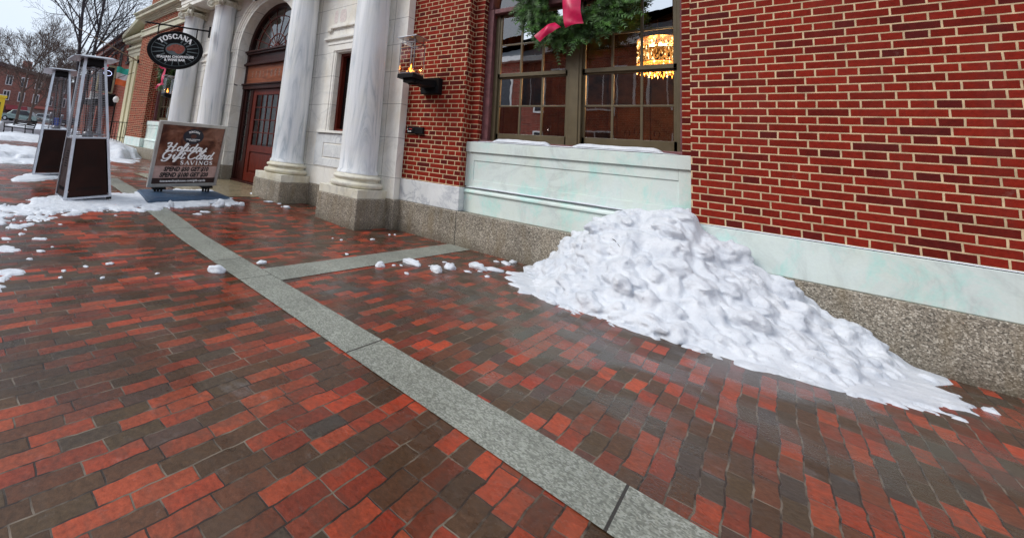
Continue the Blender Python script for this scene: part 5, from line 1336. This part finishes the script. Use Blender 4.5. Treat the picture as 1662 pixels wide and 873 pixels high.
# flags
rt = empty('flagpole', (-18.40,5.80,4.05), 'long bare wooden flagpole slanting out from the restaurant corner', 'flagpole')
b = MB(); b.tube([(.0,0,0),(.25,-2.45,.72)], [.028,.018], 8); b.build('pole', plain('pole_brown', (.22,.16,.10), .5), rt)
b = MB(); b.lathe([(.005,-.03),(.035,0),(.005,.035)], .25, -2.45, 12); o = b.build('finial', M['steel_dark'], rt); o.location = (0,0,.72)
b = MB(); b.box(-.03,.05,-.06,.0,-.08,.08); b.build('bracket', M['black'], rt)
def flag(loc, w, h, cols, label, pts_=None, wv=.05):
    rt = empty('flag', loc, label, 'flag'); n = 14; m_ = 12; k = len(cols)
    for c, cl in enumerate(cols):
        b = MB(); vs = []; m0 = m_//k
        for i in range(n+1):
            for j in range(m0+1):
                u = i/n; v = (c*m0+j)/(m0*k); vs.append((wv*math.sin(u*7+v*3)+.03*v, w*(u-.5)*(1-.12*v), -h*v+.02*math.sin(u*6)))
        b.add(vs, [(i*(m0+1)+j,(i+1)*(m0+1)+j,(i+1)*(m0+1)+j+1,i*(m0+1)+j+1) for i in range(n) for j in range(m0)], 0, True)
        b.build('stripe', cl, rt)
    b = MB(); b.tube([(0.0,-w*.75,-.62),(0.05,w*.95,-.12)], .012, 6); b.build('staff', M['black'], rt); return rt
fg = plain('flag_green', (.03,.42,.34), .8); fwm = plain('flag_white', (.70,.70,.74), .8); fo = plain('flag_orange', (.80,.17,.05), .8)
flag((-19.4,5.50,3.78), .50, .80, [fg, fwm, fo], 'green, white and orange flag hanging beside the brick corner')
flag((-21.2,5.15,4.03), .42, .30, [plain('flag_red', (.45,.02,.05), .8), fwm, plain('flag_red2', (.45,.02,.05), .8)], 'small red and white striped flag above the nearer patio heater')

# ------------------------------------------------------------------ row houses closing the street
rt = empty('row_house', (0,0,0), 'old red brick row houses with pale windows behind the bare trees', 'building')
b = MB(); x = -88
b.prism([(x,-14,-.1),(x,22,-.1),(x,22,7.6),(x,9,9.1),(x,5,9.6),(x,-14,10.6)], (-9,0,0)); b.build('wall', M['brick_row'], rt)
b = MB(); b.prism([(x+.4,-14,10.3),(x+.4,5,9.3),(x+.4,9,8.8),(x+.4,22,7.3),(x+.4,22,7.8),(x+.4,9,9.3),(x+.4,5,9.9),(x+.4,-14,10.9)], (-9.6,0,0)); b.build('cornice', plain('row_cornice', (.07,.035,.04), .6), rt)
b = MB(); b.prism([(x+.45,-14,10.92),(x+.45,5,9.93),(x+.45,9,9.33),(x+.45,12,8.98),(x+.45,12,9.1),(x+.45,9,9.5),(x+.45,5,10.1),(x+.45,-14,11.1)], (-9,0,0)); b.build('snow_layer', M['snow'], rt)
b = MB(); b.box(x-3,x-1.5,9.0,10.3,8,11.0); b.box(x-3,x-1.5,-4,-2.6,9,12); b.build('chimney', M['brick_row'], rt)
pw = plain('pale_window', (.62,.58,.60), .5, var=.2)
for i in range(16):
    y = -12+i*2.1
    for z in (3.6, 6.2):
        b = MB(); b.box(x+.02,x+.14,y,y+.95,z,z+1.7); o = b.build('window', pw, rt)
        b = MB(); b.box(x+.14,x+.16,y+.10,y+.42,z+.12,z+1.55); b.box(x+.14,x+.16,y+.53,y+.85,z+.12,z+1.55); b.build('pane', M['dark_pane'], o)
b = MB(); b.box(x,x+.3,2,14,0.2,2.6); b.build('shopfront', plain('shop_dark', (.10,.045,.045), .5, var=.5, nscale=.7), rt)
b = MB(); b.box(x+.3,x+.35,9.5,15,.5,2.9); b.build('white_shopfront', plain('shop_white', (.5,.5,.5), .5, var=.4, nscale=.6), rt)
b = MB(); b.prism([(x+.3,7.6,2.9),(x+1.6,7.6,2.2),(x+1.6,7.6,2.0),(x+.3,7.6,2.0)], (0,3.0,0)); b.build('awning', plain('red_awning', (.22,.03,.04), .7), rt)
b = MB(); b.prism([(x+.3,11.2,3.3),(x+1.6,11.2,2.9),(x+1.6,11.2,2.75),(x+.3,11.2,2.7)], (0,4.5,0)); b.build('awning', plain('brick_red_awning', (.30,.09,.07), .7), rt)
# another brick block further round behind the trees
rt = empty('corner_block', (0,0,0), 'brown brick block between the trees and the red brick building', 'building')
b = MB(); b.box(-78,-66,15,34,-.1,8.2); b.build('wall', M['brick_row'], rt)
b = MB(); b.box(-78.2,-65.8,14.8,34,8.2,8.6); b.build('cornice', plain('block_cornice', (.12,.08,.08), .6), rt)
for i in range(6):
    for z in (1.0,3.6,6.0):
        b = MB(); b.box(-65.98,-65.85,16+i*2.6,17.2+i*2.6,z,z+1.6); b.build('window', pw, rt)

# yellow kiosk
rt = empty('yellow_kiosk', (-60,3.75,gz(-60)), 'bright yellow kiosk with dark door panels at the far left edge of the photo', 'kiosk')
yl = plain('yellow_paint', (.75,.50,.02), .6)
b = MB(); b.box(-2.4,0,-1.6,1.3,0,2.9); b.box(-2.5,.12,-1.7,1.42,2.7,3.0); b.build('body', yl, rt, .02)
b = MB(); b.box(0,.03,.35,.95,.1,2.2); b.box(0,.03,-.9,.0,.8,2.2); b.build('panel', plain('kiosk_dark', (.10,.07,.02), .4), rt)
b = MB(); b.box(-2.4,.06,-1.62,1.36,3.0,3.08); b.build('snow_layer', M['snow'], rt)

# parked cars
def car(x, y, rz, body, label, L=4.6, Wd=1.8, H=1.45):
    rt = empty('parked_car', (x,y,gz(x)), label, 'car', 'cars parked at the end of the street', (0,0,rz)); b = MB()
    prof = [(-L/2,.35),(-L/2+.02,.75),(-L/2+.25,.92),(-L*.28,.98),(-L*.16,H-.04),(L*.20,H),(L*.36,1.0),(L/2-.08,.88),(L/2,.6),(L/2-.02,.32)]
    n = len(prof); ws = [Wd/2*(1 if z < 1.0 else .80) for _, z in prof]
    vs = [(px, -w_, z) for (px, z), w_ in zip(prof, ws)]+[(px, w_, z) for (px, z), w_ in zip(prof, ws)]
    b.add(vs, [tuple(range(n)), tuple(range(n, 2*n))[::-1]]+[(i,n+i,n+(i+1)%n,(i+1)%n) for i in range(n)]); b.build('body', body, rt, .05)
    b = MB()
    for s in (-1,1): b.add([(-L*.25,s*(Wd/2*.96),1.02),(L*.33,s*(Wd/2*.96),1.02),(L*.19,s*(Wd/2*.82),H-.08),(-L*.15,s*(Wd/2*.82),H-.08)], [(0,1,2,3)])
    b.add([(L*.372,-Wd*.40,1.0),(L*.372,Wd*.40,1.0),(L*.215,Wd*.36,H-.03),(L*.215,-Wd*.36,H-.03)], [(0,1,2,3)]); b.add([(-L*.29,-Wd*.4,1.0),(-L*.29,Wd*.4,1.0),(-L*.172,Wd*.36,H-.07),(-L*.172,-Wd*.36,H-.07)], [(0,1,2,3)])
    b.build('car_window', M['dark_pane'], rt)
    for sx in (-.31,.31):
        for s in (-1,1):
            b = MB(); b.tube([(L*sx,s*(Wd/2-.22),.33),(L*sx,s*(Wd/2+.01),.33)], .33, 20); w_ = b.build('wheel', M['black'], rt)
            b = MB(); b.tube([(L*sx,s*(Wd/2+.01),.33),(L*sx,s*(Wd/2+.02),.33)], .19, 14); b.build('rim', M['steel'], w_)
    for s in (-1,1):
        b = MB(); b.box(L/2-.06,L/2+.01,s*Wd*.33-.16,s*Wd*.33+.16,.62,.76); b.build('headlight', M['white_paint'], rt)
    return rt
car(-72, 8.2, R(60), plain('car_teal', (.20,.27,.27), .25, .3), 'grey-green car parked beside the yellow kiosk', 4.9, 1.9, 1.65)
car(-74, 11.2, R(75), plain('car_silver', (.42,.48,.50), .25, .4), 'pale silver car parked behind the bare tree trunks', 4.5, 1.8, 1.5)
car(-70, 14.6, R(80), plain('car_dark', (.05,.05,.07), .25, .3), 'dark car partly hidden behind the further patio heater')
# mailbox and snowy bench
rt = empty('mailbox', (-45,7.9,gz(-45)), 'small blue mailbox seen between the heater posts', 'mailbox')
b = MB(); b.prism([(-.3,-.3,.2),(.3,-.3,.2),(.3,-.3,1.0),(.2,-.3,1.2),(-.2,-.3,1.2),(-.3,-.3,1.0)], (0,.6,0)); b.build('box', plain('mail_blue', (.02,.05,.25), .4), rt)
b = MB()
for sx in (-.25,.25):
    for sy in (-.25,.25): b.box(sx-.03,sx+.03,sy-.03,sy+.03,0,.2)
b.build('leg', M['black'], rt)
def bench(x, y, rz, label):
    rt = empty('park_bench', (x,y,gz(x)), label, 'bench', None, (0,0,rz))
    for s in (-.75,.75):
        b = MB(); b.tube([(s,-.25,0),(s,-.22,.25),(s,-.25,.42),(s,.2,.42),(s,.30,.85)], .03, 6); b.tube([(s,.25,0),(s,.18,.42)], .03, 6); b.tube([(s,-.25,.42),(s,-.27,.62),(s,.0,.66),(s,.24,.62)], .025, 6); b.build('side_frame', M['black'], rt)
    b = MB()
    for k in range(5): b.box(-.8,.8,-.24+.09*k,-.24+.09*k+.05,.42,.45)
    b.build('seat', M['black'], rt); b = MB()
    for k in range(4): b.box(-.8,.8,.20+.02*k,.225+.02*k,.50+.09*k,.56+.09*k)
    b.build('backrest', M['black'], rt)
    b = MB(); b.box(-.78,.78,-.22,.16,.452,.53); b.build('snow_layer', M['snow'], rt, .03)
bench(-26.5, 3.05, R(30), 'black metal bench with snow on its seat in front of the bare trees')
for (x, y, lb) in ((-30,4.9,'grey parking meter post behind the further heater, nearer one'), (-36,6.6,'grey parking meter post behind the further heater, farther one')):
    rt = empty('parking_meter', (x,y,gz(x)), lb, 'parking meter', 'parking meters along the kerb')
    b = MB(); b.tube([(0,0,0),(0,0,1.1)], .03, 8); b.build('post', M['steel_dark'], rt)
    b = MB(); b.lathe([(.03,1.1),(.09,1.15),(.10,1.35),(.06,1.45),(.01,1.47)], 0, 0, 14); b.build('head', M['steel_dark'], rt)

# ------------------------------------------------------------------ bare trees
def bare_tree(x, y, H, trunk_r, label, seed, spread=.42, stems=1, levels=5, mat=None, lean=(0,0), thin=.0035, wig=.06, hf=None):
    rt = empty('bare_tree', (x,y,gz(x)), label, 'tree', 'bare trees along the street'); rnd = random.Random(seed); crown = MB(); tr = MB()
    def grow(p, d, L, r, lv, mb):
        n = 5; pts = [p]; q = p.copy(); dd = d.copy()
        for i in range(n):
            dd = (dd+Vector((rnd.uniform(-1,1), rnd.uniform(-1,1), rnd.uniform(-.3,.7)))*wig).normalized(); q = q+dd*L/n; pts.append(q.copy())
        r1 = max(thin, r*.55); mb.tube(pts, [r+(r1-r)*i/n for i in range(n+1)], 6 if lv < 2 else 4 if lv < 4 else 3, cap=False)
        if lv >= levels: return
        k = {0:5,1:6,2:5,3:5,4:4}.get(lv, 3)
        if lv == 0 and hf: k = 11
        for i in range(k):
            t = .35+.65*(i+rnd.random()*.6)/k; t = min(t, 1); ii = min(n-1, int(t*n)); pos = pts[ii].lerp(pts[ii+1], t*n-ii)
            a = rnd.uniform(0, 2*math.pi); sd_ = dd.orthogonal().normalized(); sd_.rotate(Matrix.Rotation(a, 3, dd)); s = rnd.uniform(spread*.7, spread*1.35)
            nd = (dd*math.cos(s)+sd_*math.sin(s)+Vector((0,0,.12))).normalized()
            grow(pos, nd, L*(rnd.uniform(.50,.78) if not (lv == 0 and hf) else rnd.uniform(.28,.40))*(1-.25*(t-.35)), max(thin, r1+(r-r1)*(1-t))*.62, lv+1, crown)
    for s in range(stems):
        a = s*2.3+seed; d = Vector((lean[0]+(.05*math.cos(a) if stems > 1 else 0), lean[1]+(.055*math.sin(a) if stems > 1 else 0), 1)).normalized()
        grow(Vector((.08*math.cos(a)*(stems>1), .08*math.sin(a)*(stems>1), -.1)), d, H*(hf or (.55 if stems == 1 else .60)), trunk_r, 0, tr)
    tr.build('trunk', mat or M['bark'], rt); crown.build('crown', mat or M['bark'], rt)
    return rt
bare_tree(-24, 4.92, 10.5, .105, 'tall bare tree with twin dark trunks rising behind the patio heaters', 8, .70, 2, 4, None, (0,-.015), .006, .05, .9)
bare_tree(-46, 5.9, 9.6, .13, 'bare tree with forked crown left of the heaters, trunk before the cars', 11, .62, 1, 5, M['bark_brown'], (0,.02), .010)
bare_tree(-52, 5.6, 11.5, .16, 'wide bare tree nearest the yellow kiosk', 17, .66, 1, 5, M['bark_brown'], (0,-.02), .012)
bare_tree(-56, 9.6, 10, .17, 'brownish bare tree behind the further patio heater', 23, .60, 1, 5, M['bark_brown'], (0,0), .012)
bare_tree(-64, 3.2, 10, .17, 'bare tree standing behind the yellow kiosk', 41, .62, 1, 5, M['bark_brown'], (0,0), .013)

# ------------------------------------------------------------------ opposite side of the street (seen mirrored in the panes)
rt = empty('opposite_building', (0,0,0), 'dark brick building across the street reflected in the window panes', 'building')
b = MB(); b.prism([(-26,-12,-.1),(12,-12,-.1),(12,-12,8.6),(-26,-12,7.6)], (0,-8,0)); b.build('wall', M['brick_far'], rt)
b = MB(); b.add([(-26.4,-11.6,7.6),(12.4,-11.6,8.6),(12.4,-20.4,8.6),(-26.4,-20.4,7.6),(-22,-16,8.6),(-2,-16,11.7),(8,-16,11.9)], [(0,1,6,5,4),(1,2,6),(2,3,4,5,6),(3,0,4)]); b.build('roof', plain('slate_roof', (.06,.07,.08), .6), rt)
b = MB(); b.prism([(-26.4,-11.55,7.35),(12.4,-11.55,8.35),(12.4,-11.55,8.65),(-26.4,-11.55,7.65)], (0,-.45,0)); b.build('eave', M['white_paint'], rt)
for i in range(12):
    for z in (1.2, 4.6):
        x = -24+i*3; f = MB(); f.box(x-.1,x+1.4,-11.99,-11.90,z-.1,z+2.3); o = f.build('window', M['white_paint'], rt)
        g = MB(); g.box(x,x+.62,-11.90,-11.88,z,z+2.2); g.box(x+.68,x+1.3,-11.90,-11.88,z,z+2.2); g.build('pane', M['dark_pane'], o)
